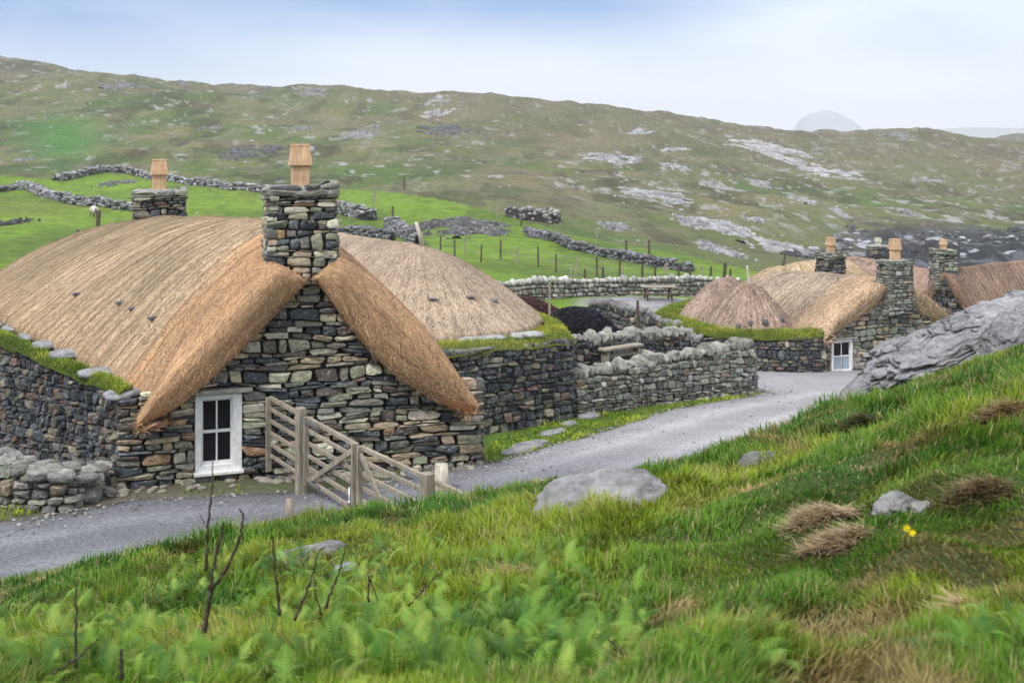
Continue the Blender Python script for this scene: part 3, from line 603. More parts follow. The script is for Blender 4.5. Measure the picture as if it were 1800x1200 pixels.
# ------------------------------------------------------------------ chimneys, windows
const = lambda z: (lambda s: np.zeros_like(A(s)) + z)
def chimney(parent, c, ax, wx, wy, zb, zt, pal, flue=True, fcol=M_FLUE, sc_=1.0, label=None, cap=.17, taper=.05, flue_h=.72, flue_w=.30, off=(0, 0)):
    c, ax = A(c), A(ax); ay = A([-ax[1], ax[0]]); P = []
    for sx, sy in ((-1, -1), (1, -1), (1, 1), (-1, 1), (-1, -1)): P.append(c[:2] + ax * sx * wx / 2 + ay * sy * wy / 2)
    p = Path(P, 1, .06, 2); acc = Acc()
    ch = thing_part('chimney', parent, label)
    stones(acc, p, const(zb), const(zt - cap), pal, (.08 * sc_, .19 * sc_), (.16, .5), bulge=.03, batter=taper, top_gap=-.05)
    box(acc, (*c[:2], (zb + zt) / 2 - .04), (*ax, 0), (*ay, 0), (0, 0, 1), wx / 2 - .05, wy / 2 - .05, (zt - zb) / 2 - .04, (.02, .02, .02), 1 - taper * (zt - zb) * 2 / wx)
    k = 1 - taper * (zt - zb) / wx * 2; q = [c[:2] + (x - c[:2]) * (k + .09) for x in A(P)]; pc = Path(q, 1, .06, 1)
    stones(acc, pc, const(zt - cap), const(zt), [((.20, .20, .17), 2), ((.12, .12, .12), 1), ((.30, .30, .24), 1)], (cap * .45, cap * .6), (.35, .8), bulge=.03, top_gap=-.1)
    V, F, Cc = acc.get(); m = mesh('chimney', V, F, M_STONE, parent, col=Cc, label=label, smooth=True)
    t = Acc(); n = 26; rim = []
    for i in range(n):
        x, y = pc.at(A([pc.len * i / n])); rim.append([x[0], y[0], zt + random.uniform(-.03, .02)])
    rim = A(rim); cc_ = rim.mean(0); V = np.concatenate([rim - (0, 0, .09), rim, (rim - cc_) * .8 + cc_ + (0, 0, .045), [cc_ + (0, 0, .055)]]); F4 = [[r * n + i, r * n + (i + 1) % n, (r + 1) * n + (i + 1) % n, (r + 1) * n + i] for r in (0, 1) for i in range(n)]
    t.add(V, [F4, [[2 * n + i, 2 * n + (i + 1) % n, 3 * n] for i in range(n)]], (.36, .37, .35)); t.build('chimney_cap', M_BOULDER, m)
    if flue:
        f = Acc(); fc = A([*(c[:2] + ax * off[0] + ay * off[1]), zt + .03]); X3, Y3, Z3 = A([*ax, 0]), A([*ay, 0]), A([0, 0, 1]); hs = flue_h * .52; w2 = flue_w / 2
        box(f, fc + Z3 * hs / 2, X3, Y3, Z3, w2, w2, hs / 2, bev=.008); f.build('chimney_flue', fcol, m)
        f = Acc(); box(f, fc + Z3 * (hs + (flue_h - hs) * .5), X3, Y3, Z3, w2 * 1.32, w2 * 1.32, (flue_h - hs) / 2, taper=.76, bev=.006)
        box(f, fc + Z3 * (flue_h + .012), X3, Y3, Z3, w2 * 1.06, w2 * 1.06, .02, bev=.005)
        box(f, fc + Z3 * hs, X3, Y3, Z3, w2 * 1.1, w2 * 1.1, .018); f.build('flue_cowl', fcol, m)
    return m
def thing_part(*a): return None
def onplane(Aa, Bb, px, py=None):
    Aa, Bb = A(Aa)[:2], A(Bb)[:2]; L_ = np.hypot(*(Bb - Aa)); d_ = (Bb - Aa) / L_; r = (px - CX) / FPX
    t = (r * Aa[1] - Aa[0]) / (d_[0] - r * d_[1]); Y = Aa[1] + d_[1] * t
    return (t, EYE - (py - HZ) / FPX * Y) if py is not None else t
def window(parent, Aa, Bb, s0, s1, z0, z1, n2, curtain=False, rv=.16, set_=.05, lint=True):
    Aa, Bb = A(Aa)[:2], A(Bb)[:2]; d_ = (Bb - Aa) / np.hypot(*(Bb - Aa)); X3, Y3, Z3 = A([*d_, 0]), A([*n2, 0]), A([0, 0, 1])
    o = lambda s, z, f: A([*(Aa + d_ * s), z]) + Y3 * f
    l, r, t, b_ = s0 + .10, s1 - rv, z1 - .09, z0 + .12
    fr = Acc()
    for (a, c, e, g) in ((s0, l, z0, z1), (r, s1, z0, z1), (l, r, z0, b_), (l, r, t, z1)):
        box(fr, (o((a + c) / 2, (e + g) / 2, -.06)), X3, Z3, -Y3, (c - a) / 2 + .004, (g - e) / 2 + (0 if a in (s0, r) else -.001), .10 if a in (s0, r) else .098, bev=.012)
    w_ = fr.build('window', M_WHITE, parent)
    sa = Acc(); m, zm = (l + r) / 2, (b_ + t) / 2
    for (a, c, e, g, f) in ((l, l + .035, b_, t, 0), (r - .035, r, b_, t, 0), (l + .035, r - .035, b_, b_ + .05, 0), (l + .035, r - .035, t - .035, t, 0), (l + .035, r - .035, zm - .025, zm + .025, .005), (m - .014, m + .014, b_ + .05, zm - .025, .002), (m - .014, m + .014, zm + .025, t - .035, .002)):
        box(sa, o((a + c) / 2, (e + g) / 2, -.05 + f), X3, Z3, -Y3, (c - a) / 2, (g - e) / 2, .025, bev=.004)
    sa.build('sash', M_WHITE, w_)
    gl = Acc(); box(gl, o(m, zm, -.065), X3, Z3, -Y3, (r - l) / 2 - .01, (t - b_) / 2 - .01, .006); gl.build('pane', M_GLASS, w_)
    if curtain:
        cu = Acc(); n = 40; V = []
        for z in (b_ + .03, zm + .0):
            for i in range(n): V.append(o(l + .04 + (r - l - .08) * i / (n - 1), z, -.05 + .006 * math.sin(i * 1.9)))
        cu.add(V, [[[i, i + 1, n + i + 1, n + i] for i in range(n - 1) if abs(i - n / 2) > 2]]); cu.build('curtain', M_CURTAIN, w_)
    si = Acc(); box(si, o((s0 + s1) / 2, z0 - .02, .0), X3, -Y3, Z3, (s1 - s0) / 2 + .03, .13, .03, bev=.01); si.build('sill', M_WHITE, w_)
    if lint:
        li = Acc(); box(li, o((s0 + s1) / 2 + .02, z1 + .045, .0), X3, -Y3, Z3, (s1 - s0) / 2 + .16, .14, .035, (.30, .30, .27), bev=.012); li.build('lintel', M_STONE, parent)

# ------------------------------------------------------------------ the near cottage
GA, GB = A((-6.74, 19.4)), A((-.53, 21.5)); gd = (GB - GA) / np.hypot(*(GB - GA)); gn = A([gd[1], -gd[0]])
near = thing('thatched_cottage', (-3.7, 20.5, -.1), 'large blackhouse in front with straw-coloured thatch, orange gable band and white window', 'cottage')
gp = Path([GA, GB], 1, .1)
gl_ = gp.len; zbg = lambda s: .02 - .17 * A(s) / gl_ - .1
tops = [onplane(GA, GB, a, b_) for a, b_ in ((205, 690), (240, 700), (330, 645), (420, 575), (500, 515), (545, 470), (600, 520), (700, 610), (780, 660), (815, 675), (852, 668))]
ztg = lambda s: np.interp(s, [t[0] for t in tops], [t[1] for t in tops])
ws0, wz1 = onplane(GA, GB, 343, 694); ws1, wz0 = onplane(GA, GB, 425, 823)
acc = Acc(); stones(acc, gp, zbg, ztg, PAL, (.085, .235), (.17, .70), holes=[(ws0, ws1, wz0 - .05, wz1 + .09)], bulge=.045)
core(acc, gp, zbg, ztg, .55, inset=.13); 
for k in range(14):                                          # quoins at both corners
    for s_, wd_ in ((-.02, .5), (gl_ - .42, .44)):
        pass
acc.build('gable_wall', M_STONE, near, smooth=False)
window(near, GA, GB, ws0, ws1, wz0, wz1, gn)
lw = Path([(-6.74, 19.4), (-6.95, 19.7), (-8.6, 21.4), (-10.6, 23.5), (-13.0, 26.4), (-15.2, 30), (-15.6, 34)], -1, .12, 3)
gz = lambda path, dz=0: (lambda s: ground(*path.at(A(s)), False) + dz)
ltop = lambda s: np.interp(s, [0, 5.7, 12, 20], [1.60, 1.76, 1.9, 1.8]) + .03 * vnoise(A(s) * 2.0, 1.0, 0, 4)
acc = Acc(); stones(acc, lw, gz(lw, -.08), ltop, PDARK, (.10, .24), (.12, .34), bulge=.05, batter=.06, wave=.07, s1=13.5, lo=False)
core(acc, lw, gz(lw, -.08), ltop, .9, .06, s0=.35, s1=13.5); acc.build('side_wall', M_STONE, near, smooth=False)
rw = Path([(-.53, 21.5), (-.9, 22.3), (-2.4, 24.8)], 1, .12, 1); acc = Acc(); rt = const(.98)
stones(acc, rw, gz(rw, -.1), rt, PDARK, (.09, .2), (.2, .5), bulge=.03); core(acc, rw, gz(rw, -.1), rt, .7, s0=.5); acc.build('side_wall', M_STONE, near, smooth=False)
secs = [((-6.42, 19.62, 1.42), (-3.80, 20.55, 4.10), (-.80, 21.45, 1.30)),
        ((-6.95, 20.35, 1.60), (-4.10, 21.3, 4.28), (-1.3, 22.4, 1.35)),
        ((-8.10, 21.6, 1.80), (-4.84, 22.6, 4.36), (-2.1, 23.8, 1.35)),
        ((-9.75, 23.4, 1.98), (-6.1, 24.4, 4.25), (-3.3, 25.8, 1.35)),
        ((-11.6, 25.5, 2.10), (-7.6, 26.6, 4.12), (-4.8, 28.1, 1.35)),
        ((-13.2, 28.0, 2.05), (-9.5, 29.2, 3.86), (-6.6, 30.6, 1.35)),
        ((-14.3, 30.0, 1.95), (-11.3, 31.0, 3.36), (-8.6, 32.6, 1.35)),
        ((-14.6, 31.2, 1.8), (-12.6, 32.0, 2.5), (-10.6, 33.2, 1.35)),
        ((-14.0, 32.2, 1.55), (-13.4, 32.5, 1.5), (-12.8, 32.9, 1.4))]
BUFF, ORANGE = (.485, .37, .25), (.53, .335, .195)
IL = [onplane(GA, GB, a, b_) for a, b_ in ((241, 750), (262, 738), (300, 716), (360, 668), (420, 614), (470, 562), (505, 525), (530, 500), (545, 486))]
IR = [onplane(GA, GB, a, b_) for a, b_ in ((548, 486), (572, 515), (600, 556), (650, 618), (700, 664), (750, 698), (790, 714), (818, 720))]
def near_inner(vi):
    o = []
    for v in vi:
        q = min(abs(v), 1); Ls = IL[::-1] if v < 0 else IR; t = np.interp(q, np.linspace(0, 1, len(Ls)), [p[0] for p in Ls]); z = np.interp(q, np.linspace(0, 1, len(Ls)), [p[1] for p in Ls])
        o.append([*(GA + gd * t + gn * .12), z])
    return A(o)
roof1 = thatch(near, secs, gn, BUFF, ORANGE, 150000, roll=.55, inner=near_inner, ropes=True, nu=90, band=1.0, ln=.15, wd=.011, label='buff netted thatch with an orange band of new straw at the gable', name='thatch_roof')
cax = gd; cpos = GA + gd * onplane(GA, GB, 532) - gn * .31
chimney(near, cpos, gd, 1.32, 1.0, 3.42, 5.06, PAL, label='squat stone chimney at the front gable', off=(0, 0), flue_h=.74)
fc = at(280, 335, 28.8); chimney(near, fc, A([.93, .36]), 1.3, 1.0, 3.2, 4.62, PDARK, label='stone chimney at the far end of the roof', flue_h=.74, flue_w=.32)
# turf along the wall head
def ledge(parent, outer, inner, zo, zi, n, L1, col=(.21, .31, .045), name='turf_ledge', hgt=.09):
    S = np.linspace(0, L1, 60); x, y = outer.at(S * outer.len / L1 if False else S); ti = S / L1; I = resample(inner, 60)
    W_ = np.linspace(0, 1, 8); X = x[:, None] * (1 - W_) + I[:, 0:1] * W_; Y = y[:, None] * (1 - W_) + I[:, 1:2] * W_
    Z = (zo(S) + .0)[:, None] * (1 - W_) + zi(ti)[:, None] * W_ + .05 * np.sin(np.pi * W_) + .035 * fbm(X * 3, Y * 3, 0, 7, 2); Z[:, 0] -= .1
    ix = np.arange(X.size).reshape(X.shape); f = np.stack([ix[:-1, :-1], ix[:-1, 1:], ix[1:, 1:], ix[1:, :-1]], -1).reshape(-1, 4); ac = Acc()
    ac.add(np.stack([X, Y, Z], -1).reshape(-1, 3), [f], A(col) * .45)
    i, j = rng.integers(0, 59, n), rng.integers(0, 7, n); u, v = rng.random((2, n)); g = lambda M_: (M_[i, j] * (1 - u) + M_[i + 1, j] * u) * (1 - v) + (M_[i, j + 1] * (1 - u) + M_[i + 1, j + 1] * u) * v
    P = np.stack([g(X), g(Y), g(Z) - .01], 1); k = fbm(P[:, 0] * 1.5, P[:, 1] * 1.5, 0, 9, 2)[:, None]
    cl = A(col) * (1 + .35 * k) + A((.16, .08, .01)) * np.clip(k, 0, 1); ac.add(*blades(P, hgt * rng.uniform(.6, 1.6, n), .013, rng.uniform(.2, 1.2, n), cl * rng.uniform(.7, 1.3, (n, 1))))
    return ac.build(name, M_GRASS, parent, smooth=False)
inner = [(-6.6, 19.85), (-7.3, 20.5), (-8.5, 21.8), (-10.1, 23.6), (-11.9, 25.6), (-13.3, 27.8), (-14.4, 30)]
ledge(near, lw, inner, lambda s: ltop(s) + .02, lambda t: 1.62 + .3 * t, 9000, 13.5)
for i, (px_, py_, d_) in enumerate(((213, 692, 19.7), (170, 655, 20.7), (120, 622, 22), (88, 605, 22.8), (62, 590, 23.8), (32, 575, 24.6), (15, 566, 25.2))):
    a_ = Acc(); p = at(px_, py_, d_); rock(a_, p - (0, 0, .0), (.36, .24, .06), (.32, .33, .35), .8 + .3 * random.random(), .12, 2, i, .2, .3); a_.build('ledge_slab', M_BOULDER, near)
def on_surface(o, px_, py_):
    V = np.array([v.co[:] for v in o.data.vertices][:9000]) + ROOT[o.name]; q = (CX + FPX * V[:, 0] / V[:, 1] - px_) ** 2 + (HZ + (EYE - V[:, 2]) / V[:, 1] * FPX - py_) ** 2
    k = np.argsort(q)[:6]; return V[k[np.argmin(V[k, 1])]]
for px_, py_, d_ in ((100, 517, 26.2), (132, 517, 25.6), (207, 533, 23.6), (258, 558, 22.2), (228, 545, 22.6)):  # stones weighing down the net
    a_ = Acc(); rock(a_, on_surface(roof1, px_, py_) + (0, 0, .02), (.10, .06, .035), (.17, .175, .2), .8, 0, 2, px_, .25, .1); a_.build('net_weight', M_BOULDER, roof1)

# ------------------------------------------------------------------ the hip-ended building behind it
hb = thing('thatched_byre', (-2.6, 31, -.8), 'rounded straw-thatched building with a pale pole at its peak, behind the large blackhouse', 'cottage')
roof2 = dome_thatch(hb, (-2.55, 31.0), (-6.6, 37.6), 3.35, (3.06, 2.95), 1.12, (.46, .36, .27), 70000, ln=.18, wd=.015, seed=5, pexp=1.42, furrow=.008)
hw_ = Path([(-2.8, 24.2), (-1.06, 24.95), (.2, 26.3), (1.50, 27.85), (1.62, 28.2), (1.3, 30.5), (.2, 33.5)], 1, .12, 2)
htop = lambda s: np.interp(s, [0, 2, 6.3, 12], [1.28, 1.28, .95, 1.0]) + .02 * vnoise(A(s) * 2, 2., 0, 4)
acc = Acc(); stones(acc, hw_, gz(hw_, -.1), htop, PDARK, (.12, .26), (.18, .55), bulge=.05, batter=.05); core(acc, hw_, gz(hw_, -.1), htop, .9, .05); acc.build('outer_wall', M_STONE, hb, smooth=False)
ledge(hb, hw_, [(-3.5, 26.2), (-1.8, 27.2), (-.2, 28.0), (.4, 28.8), (.9, 30), (.7, 31.5), (0, 33)], lambda s: htop(s) + .02, lambda t: 1.05 + 0 * t, 9000, hw_.len - .1, (.27, .33, .055))
for i, (px_, py_) in enumerate(((918, 590), (935, 588), (870, 594), (845, 597), (855, 595), (826, 598))):
    a_ = Acc(); p = at(px_, py_, 27.6 + i * -.05); rock(a_, p, (.30, .2, .06), (.40, .41, .42), .2, .1, 2, i + 20, .2, .3); a_.build('ledge_slab', M_BOULDER, hb)
for px_, py_ in ((762, 523), (828, 522), (868, 525)): a_ = Acc(); rock(a_, on_surface(roof2, px_, py_) + (0, 0, .02), (.12, .08, .04), (.17, .175, .2), .2, 0, 2, px_, .25, .1); a_.build('net_weight', M_BOULDER, roof2)
a_ = Acc(); tube(a_, [at(742, 436, 31), at(738, 412, 31), at(731, 390, 31)], [.06, .055, .045], n=7); a_.build('ridge_pole', M_PALE, hb)
# ------------------------------------------------------------------ yard and field walls beside the lane
def wall_thing(name, pts, side, zb, zt, pal, label, cat='stone wall', group=None, thick=.55, cope=True, copecol=(.25, .25, .23), h=(.09, .2), wd=(.15, .42), both=False, csize=(.13, .24), rnd=2, batter=.05, lo=False):
    p = Path(pts, side, .12, rnd); zb_ = zb or gz(p, -.1); a_ = Acc()
    stones(a_, p, zb_, zt, pal, h, wd, bulge=.04, batter=batter, lo=lo); core(a_, p, zb_, zt, thick, batter)
    if cope: copes(a_, p, zt, csize, copecol, inset=thick * .5)
    return p, a_.build(name, M_STONE, label=label, cat=cat, group=group, smooth=False)
w1 = lambda s: np.interp(s, [0, 2, 7.3], [.08, .0, -.12]) 
wall_thing('stone_wall', [(1.62, 28.0), (3.2, 29.6), (5.2, 31.4), (7.0, 32.9), (7.25, 33.5)], 1, None, lambda s: np.interp(s, [0, 3, 7.5], [.02, -.05, -.13]), PGREY, 'lane-side drystone wall capped with big rounded pale stones', thick=.6)
wall_thing('stone_wall', [(1.9, 32.0), (3.4, 33.2), (5.6, 35.2)], 1, None, lambda s: np.interp(s, [0, 5], [.22, -.15]), PDARK, 'short yard wall with white rounded coping behind the lane-side wall', thick=.5)
rub = thing('rubble_wall', (-8.1, 18.2, 0), 'low tumbled rubble wall end at the near-left corner of the lane', 'stone wall')
p_ = Path([(-12.5, 19.4), (-9.6, 18.8), (-8.2, 18.35), (-7.25, 18.1), (-6.95, 18.5)], 1, .1, 2); a_ = Acc(); rtop = lambda s: np.interp(s, [0, 4.4, 5.4, 6.0], [.78, .70, .55, .42])
stones(a_, p_, const(-.05), rtop, PGREY, (.14, .26), (.2, .45), bulge=.06, batter=.12); core(a_, p_, const(-.05), rtop, .7, .12)
for i in range(95):
    s = random.uniform(0, p_.len); x, y = p_.at(A([s])); rock(a_, (x[0], y[0] + random.uniform(.0, .8), float(rtop(s)) + random.uniform(-.08, .04)), (random.uniform(.12, .26), .16, .09), A((.19, .19, .18)) * random.uniform(.6, 1.4), random.uniform(-.6, .6), random.uniform(-.3, .3), 2, i, .25, .2)
for i, (x, y, r) in enumerate(((-6.95, 18.75, .17), (-7.3, 18.95, .14), (-6.7, 19.0, .1))): rock(a_, (x, y, r * .7), (r * 1.1, r, r * .7), (.22, .22, .20), i, .3, 3, i + 50, .4, .35)
a_.build('rubble', M_STONE, rub, smooth=False)

# ------------------------------------------------------------------ gate across the lane
GP = lambda t, z=0: A([-4.3 + .605 * t, 20.2 - .796 * t, z]); gtop = lambda t: float(np.interp(t, [0, 3.2, 6.5], [1.37, 1.19, 1.14]))
RA = (.0, .2, .41, .62, .82, 1.02)
def rails(ac, t0, t1, hs=RA, off=0.0):
    g_ = A([.796, .605, 0]) * off
    for i, h_ in enumerate(hs): bar(ac, GP(t0, gtop(t0) - h_) + g_, GP(t1, gtop(t1) - h_) + g_, .04 if i else .06, .068 if i else .07, bev=.006)
def upright(ac, t, top=.03, bot=1.12, w_=.075, off=0.0, d_=.05):
    g_ = A([.796, .605, 0]) * off; bar(ac, GP(t, gtop(t) + top) + g_, GP(t, gtop(t) - bot) + g_, w_, d_, up=(.605, -.796, 0), bev=.006)
rf_ = thing('rail_fence', GP(.6, 0), 'short fixed timber rails between the gable wall and the gate post', 'fence')
a_ = Acc(); rails(a_, .02, 1.27); a_.build('rail', M_GATE, rf_); a_ = Acc(); upright(a_, .03, .02, 1.3, .10, -.04); a_.build('upright', M_GATE, rf_)
for t, lab, lean in ((1.33, 'brown gate post between the fixed rails and the left gate leaf', 0), (5.24, 'brown gate post at the lane end of the right gate leaf', 0)):
    a_ = Acc(); p0 = GP(t, -.5) - (.05, .05, 0); p1 = GP(t, gtop(t) + (.16 if t < 2 else .12)) - (.05, .05, 0)
    box(a_, (p0 + p1) / 2, (.8, .6, 0), (-.6, .8, 0), (0, 0, 1), .075, .075, (p1 - p0)[2] / 2, bev=.012); a_.build('gate_post', M_POST if t < 0 else M_GATE, label=lab, cat='gate post')
def leaf(t0, t1, hinge, brace, label):
    r = thing('field_gate', GP((t0 + t1) / 2, 0), label, 'gate')
    a_ = Acc(); rails(a_, t0, t1); a_.build('rail', M_GATE, r)
    for t in (t0 + .04, t1 - .04): a_ = Acc(); upright(a_, t, .04, 1.1, .09, -.045); a_.build('stile', M_GATE, r)
    a_ = Acc(); g_ = A([-.796, -.605, 0]) * .05; bar(a_, GP(brace[0], gtop(brace[0]) - .08) + g_, GP(brace[1], gtop(brace[1]) - 1.0) + g_, .04, .09, bev=.005); a_.build('brace', M_GATE, r)
    bar2 = lambda z, q: bar(q, GP(hinge[0], gtop(hinge[0]) - z) + g_ * 1.3, GP(hinge[1], gtop(hinge[1]) - z) + g_ * 1.3, .012, .06)
    for z in (.02, 1.0):
        a_ = Acc(); bar2(z, a_); tube(a_, [GP(hinge[0], gtop(hinge[0]) - z - .07) + g_ * 1.4, GP(hinge[0], gtop(hinge[0]) - z + .07) + g_ * 1.4], .022); a_.build('hinge', M_STEEL, r)
    return r
leaf(1.45, 3.14, (1.4, 1.95), (3.08, 1.6), 'left leaf of the double timber field gate, nearer the gable')
r = leaf(3.24, 5.12, (5.16, 4.6), (3.32, 4.35), 'right leaf of the double timber field gate, running into the grass bank')
a_ = Acc(); tube(a_, [GP(3.06, -.05) - (.08, .06, 0), GP(3.06, .55) - (.08, .06, 0)], .02); tube(a_, [GP(3.06, .28) - (.08, .06, 0), GP(3.06, .34) - (.08, .06, 0)], .04); a_.build('drop_bolt', M_STEEL, r)
rf2 = thing('rail_fence', GP(6, 0), 'fixed timber rails running from the gate into the grass bank', 'fence'); a_ = Acc(); rails(a_, 5.35, 7.0, RA[:3]); a_.build('rail', M_GATE, rf2)
def post(px_, y0, y1, d_, w_, mat, label, lean=0, group=None, name='post', rnd=False):
    p0, p1 = at(px_, y1, d_), at(px_ + lean, y0, d_); p0[2] -= .25; a_ = Acc()
    if rnd: tube(a_, [p0, (p0 + p1) / 2, p1], [w_ / 2, w_ / 2.1, w_ / 2.4], n=8)
    else: bar(a_, p0, p1, w_, w_, up=(0, 1, 0), bev=w_ * .12)
    return a_.build(name, mat, label=label, cat='post', group=group)
post(776, 815, 855, 19.4, .28, M_PALE, 'short thick lichen-pale timber stump beside the gable corner', rnd=True, name='timber_stump')
post(509, 876, 897, 17.4, .14, M_GATE, 'small cut-off post stub in front of the gate', rnd=True, name='post_stub')
post(170, 370, 405, 33.5, .10, M_POST, 'taller dark post rising behind the left of the big thatch', lean=4, name='fence_post')
post(137, 404, 420, 33.5, .08, M_POST, 'shorter dark post tip behind the left of the big thatch', lean=0, name='fence_post')

# ------------------------------------------------------------------ houses at the far end of the lane
gable_sets = {}
def gable_house(root, G0, G1, ax, length, apex, eave, pal, cm, cb, n, wtop=None, band=.9, flare=0.0, hip=True, roll=.35, th=.5, notch=.3, seed=1, back_drop=.25, wd=.03, ln=.28, furrow=.03, hw=.6, tip=.25, zb=-3.6):
    G0, G1, ax = A(G0), A(G1), A(ax); g_ = (G1 - G0) / np.hypot(*(G1 - G0)); n_ = A([g_[1], -g_[0]]); m = (G0 + G1) / 2; p = Path([G0, G1], 1, .15); L_ = p.len
    zt_ = lambda s: np.interp(s, [0, L_ / 2, L_], [eave - .1, apex - .45, eave - .1]); a_ = Acc()
    stones(a_, p, const(zb), zt_, pal, (.12, .3), (.22, .65), bulge=.05, holes=root[1] if isinstance(root, tuple) else ()); core(a_, p, const(zb), zt_, .5, inset=.15)
    r = root[0] if isinstance(root, tuple) else root; a_.build('gable_wall', M_STONE, r, smooth=False); S = []
    for t in (0, .25, .5, .75, .88, .96, 1):
        k = 1 if t < .7 else math.sqrt(max(1 - ((t - .7) / .3) ** 2, .01)); c = m + ax * length * t; ap = eave + (apex - eave) * (1 - back_drop * t) * k
        S.append(((*(c - g_ * L_ / 2 * (1 + flare * t) * max(k, .15)), eave), (*c, ap), (*(c + g_ * L_ / 2 * max(k, .15)), eave)))
    thatch(r, S, n_, cm, cb, n, hw=hw, notch=notch, th=th, roll=roll, band=band, nu=50, ln=ln, wd=wd, tip=tip, furrow=furrow, seed=seed); return g_, n_
# cottage with the small window
FB0, FB1 = A((12.05, 44.6)), A((18.2, 46.75)); fg_ = (FB1 - FB0) / np.hypot(*(FB1 - FB0)); fn_ = A([fg_[1], -fg_[0]])
far1 = thing('thatched_cottage', (14.5, 45.5, -3.35), 'far cottage with golden thatch and a white curtained window at the end of the lane', 'cottage')
a0, z1_ = onplane(FB0, FB1, 1461, 598); a1, z0_ = onplane(FB0, FB1, 1498, 655)
gable_house((far1, [(a0, a1, z0_ - .02, z1_ + .08)]), FB0, FB1, (-.45, .893), 8.5, .35, -1.75, PGREY[1:] + PAL[3:5], (.42, .33, .25), (.43, .31, .205), 24000, band=1.6, seed=21)
window(far1, FB0, FB1, a0, a1, z0_, z1_, fn_, curtain=True, rv=.09)
c_ = (FB0 + FB1) / 2 - fn_ * .35; cc0 = at(1573, 470, 45.8); chimney(far1, cc0, fg_, 1.3, .95, -1.1, 1.0, PGREY, label='lichen-grey chimney on the far cottage', flue_h=.82, flue_w=.31)
# golden-roofed house behind it
far2 = thing('thatched_cottage', (12, 54, -3.3), 'pale golden hip-roofed cottage behind the round hut', 'cottage')
b0, b1_ = at(1372, 470, 55), at(1470, 462, 57); dome_thatch(far2, b0[:2], b1_[:2], 2.7, (-.25, .0), -1.9, (.50, .385, .25), 16000, ln=.3, wd=.035, seed=31)
p_ = Path([(b0[0] - 3.2, b0[1] + 1), (b0[0] - 2.4, b0[1] - 2.2), (b0[0], b0[1] - 3.2), (b1_[0], b1_[1] - 3.2)], 1, .2, 2); a_ = Acc(); stones(a_, p_, const(-3.9), const(-1.95), PDARK, (.15, .3), (.25, .6), bulge=.05, lo=True); core(a_, p_, const(-3.9), const(-1.95), .7); a_.build('outer_wall', M_STONE, far2)
chimney(far2, at(1460, 470, 53), A([.95, .3]), 1.25, .9, -1.3, EYE - (446 - HZ) / FPX * 53, PDARK, label='dark chimney left of the lichen-grey one', flue_h=.7, flue_w=.29)
# long brown roof further back
far3 = thing('thatched_cottage', (20, 64, -3.4), 'long grey-brown thatched cottage between the far chimneys', 'cottage')
dome_thatch(far3, at(1500, 452, 65)[:2], at(1640, 470, 60)[:2], 2.6, (-.85, -1.0), -2.9, (.36, .25, .20), 14000, ln=.3, wd=.04, seed=41, ropes=.5, furrow=.05)
p_ = Path([at(1470, 500, 62)[:2], at(1640, 510, 57.3)[:2]], 1, .2, 0); a_ = Acc(); stones(a_, p_, const(-4.4), const(-2.9), PDARK, (.15, .3), (.25, .6), lo=True); core(a_, p_, const(-4.4), const(-2.9), .7); a_.build('outer_wall', M_STONE, far3)
chimney(far3, at(1543, 440, 67), A([1, 0]), 1.15, .9, -1.6, EYE - (432 - HZ) / FPX * 67, PDARK, label='smallest chimney, farthest back', flue_h=.42, flue_w=.3, fcol=M_PALE)
# red-brown roof at the right
far4 = thing('thatched_cottage', (21.5, 54, -3.6), 'red-brown thatched cottage at the far right behind the rock outcrop', 'cottage')
R0, R1 = at(1612, 520, 52.5)[:2], at(1712, 520, 51.0)[:2]
gable_house(far4, R0, R1, (.83, .557), 10.5, .0, -2.0, PDARK, (.33, .225, .175), (.33, .22, .165), 20000, band=.3, seed=51, notch=.15, roll=.25, th=.4, furrow=.06, back_drop=.0)
chimney(far4, at(1658, 480, 52.2), A([1, .0]), 1.1, .9, -1.0, EYE - (441 - HZ) / FPX * 52, PGREY, label='grey-green chimney above the dark gable', flue_h=.45, flue_w=.24)
# round hut on its grass-topped wall
hut = thing('round_hut', (9.4, 47, -3.3), 'low hut with a pinkish-brown cone-shaped thatch on a turf-topped round wall', 'hut')
hr = dome_thatch(hut, at(1318, 520, 46.6)[:2], at(1312, 520, 46.9)[:2], 1.78, -.02, -1.8, (.42, .31, .25), 15000, ln=.26, wd=.028, seed=61, ropes=.5, furrow=.07, pexp=1.55)
dome_thatch(hut, at(1261, 500, 48.6)[:2], at(1280, 505, 50.2)[:2], 1.65, -.12, -1.75, (.40, .30, .24), 12000, ln=.26, wd=.028, seed=63, ropes=.5, furrow=.07, pexp=1.35)
for px_, py_ in ((1270, 572), (1322, 570), (1346, 566), (1372, 560), (1296, 574)): a_ = Acc(); rock(a_, on_surface(hr, px_, py_) + (0, -.05, .0), (.12, .08, .16), (.13, .12, .13), 0, 0, 2, px_, .3, .1); a_.build('net_weight', M_BOULDER, hr)
hp = Path([(8.6, 54), (6.8, 51.5), (5.9, 48.6), (6.5, 46.2), (8, 44.3), (9.7, 43.5), (11.4, 43.7), (12.3, 44.5)], 1, .15, 4); ht = lambda s: np.interp(s, [0, 7, 14], [-1.75, -1.72, -1.75]) + .03 * vnoise(A(s), 1., 0, 2)
a_ = Acc(); stones(a_, hp, gz(hp, -.3), ht, PDARK, (.13, .28), (.2, .5), bulge=.06, batter=.05, top_gap=.06); core(a_, hp, gz(hp, -.3), ht, 1.0, .05); a_.build('outer_wall', M_STONE, hut)
ledge(hut, hp, [(10, 53), (8.2, 51), (7.5, 49.3), (7.6, 47.6), (8.3, 46), (9.6, 45.2), (11.3, 45.2), (12.2, 45.6)], lambda s: ht(s) + .03, lambda t: -1.72 + 0 * t, 14000, hp.len - .1, (.23, .31, .045), hgt=.16)
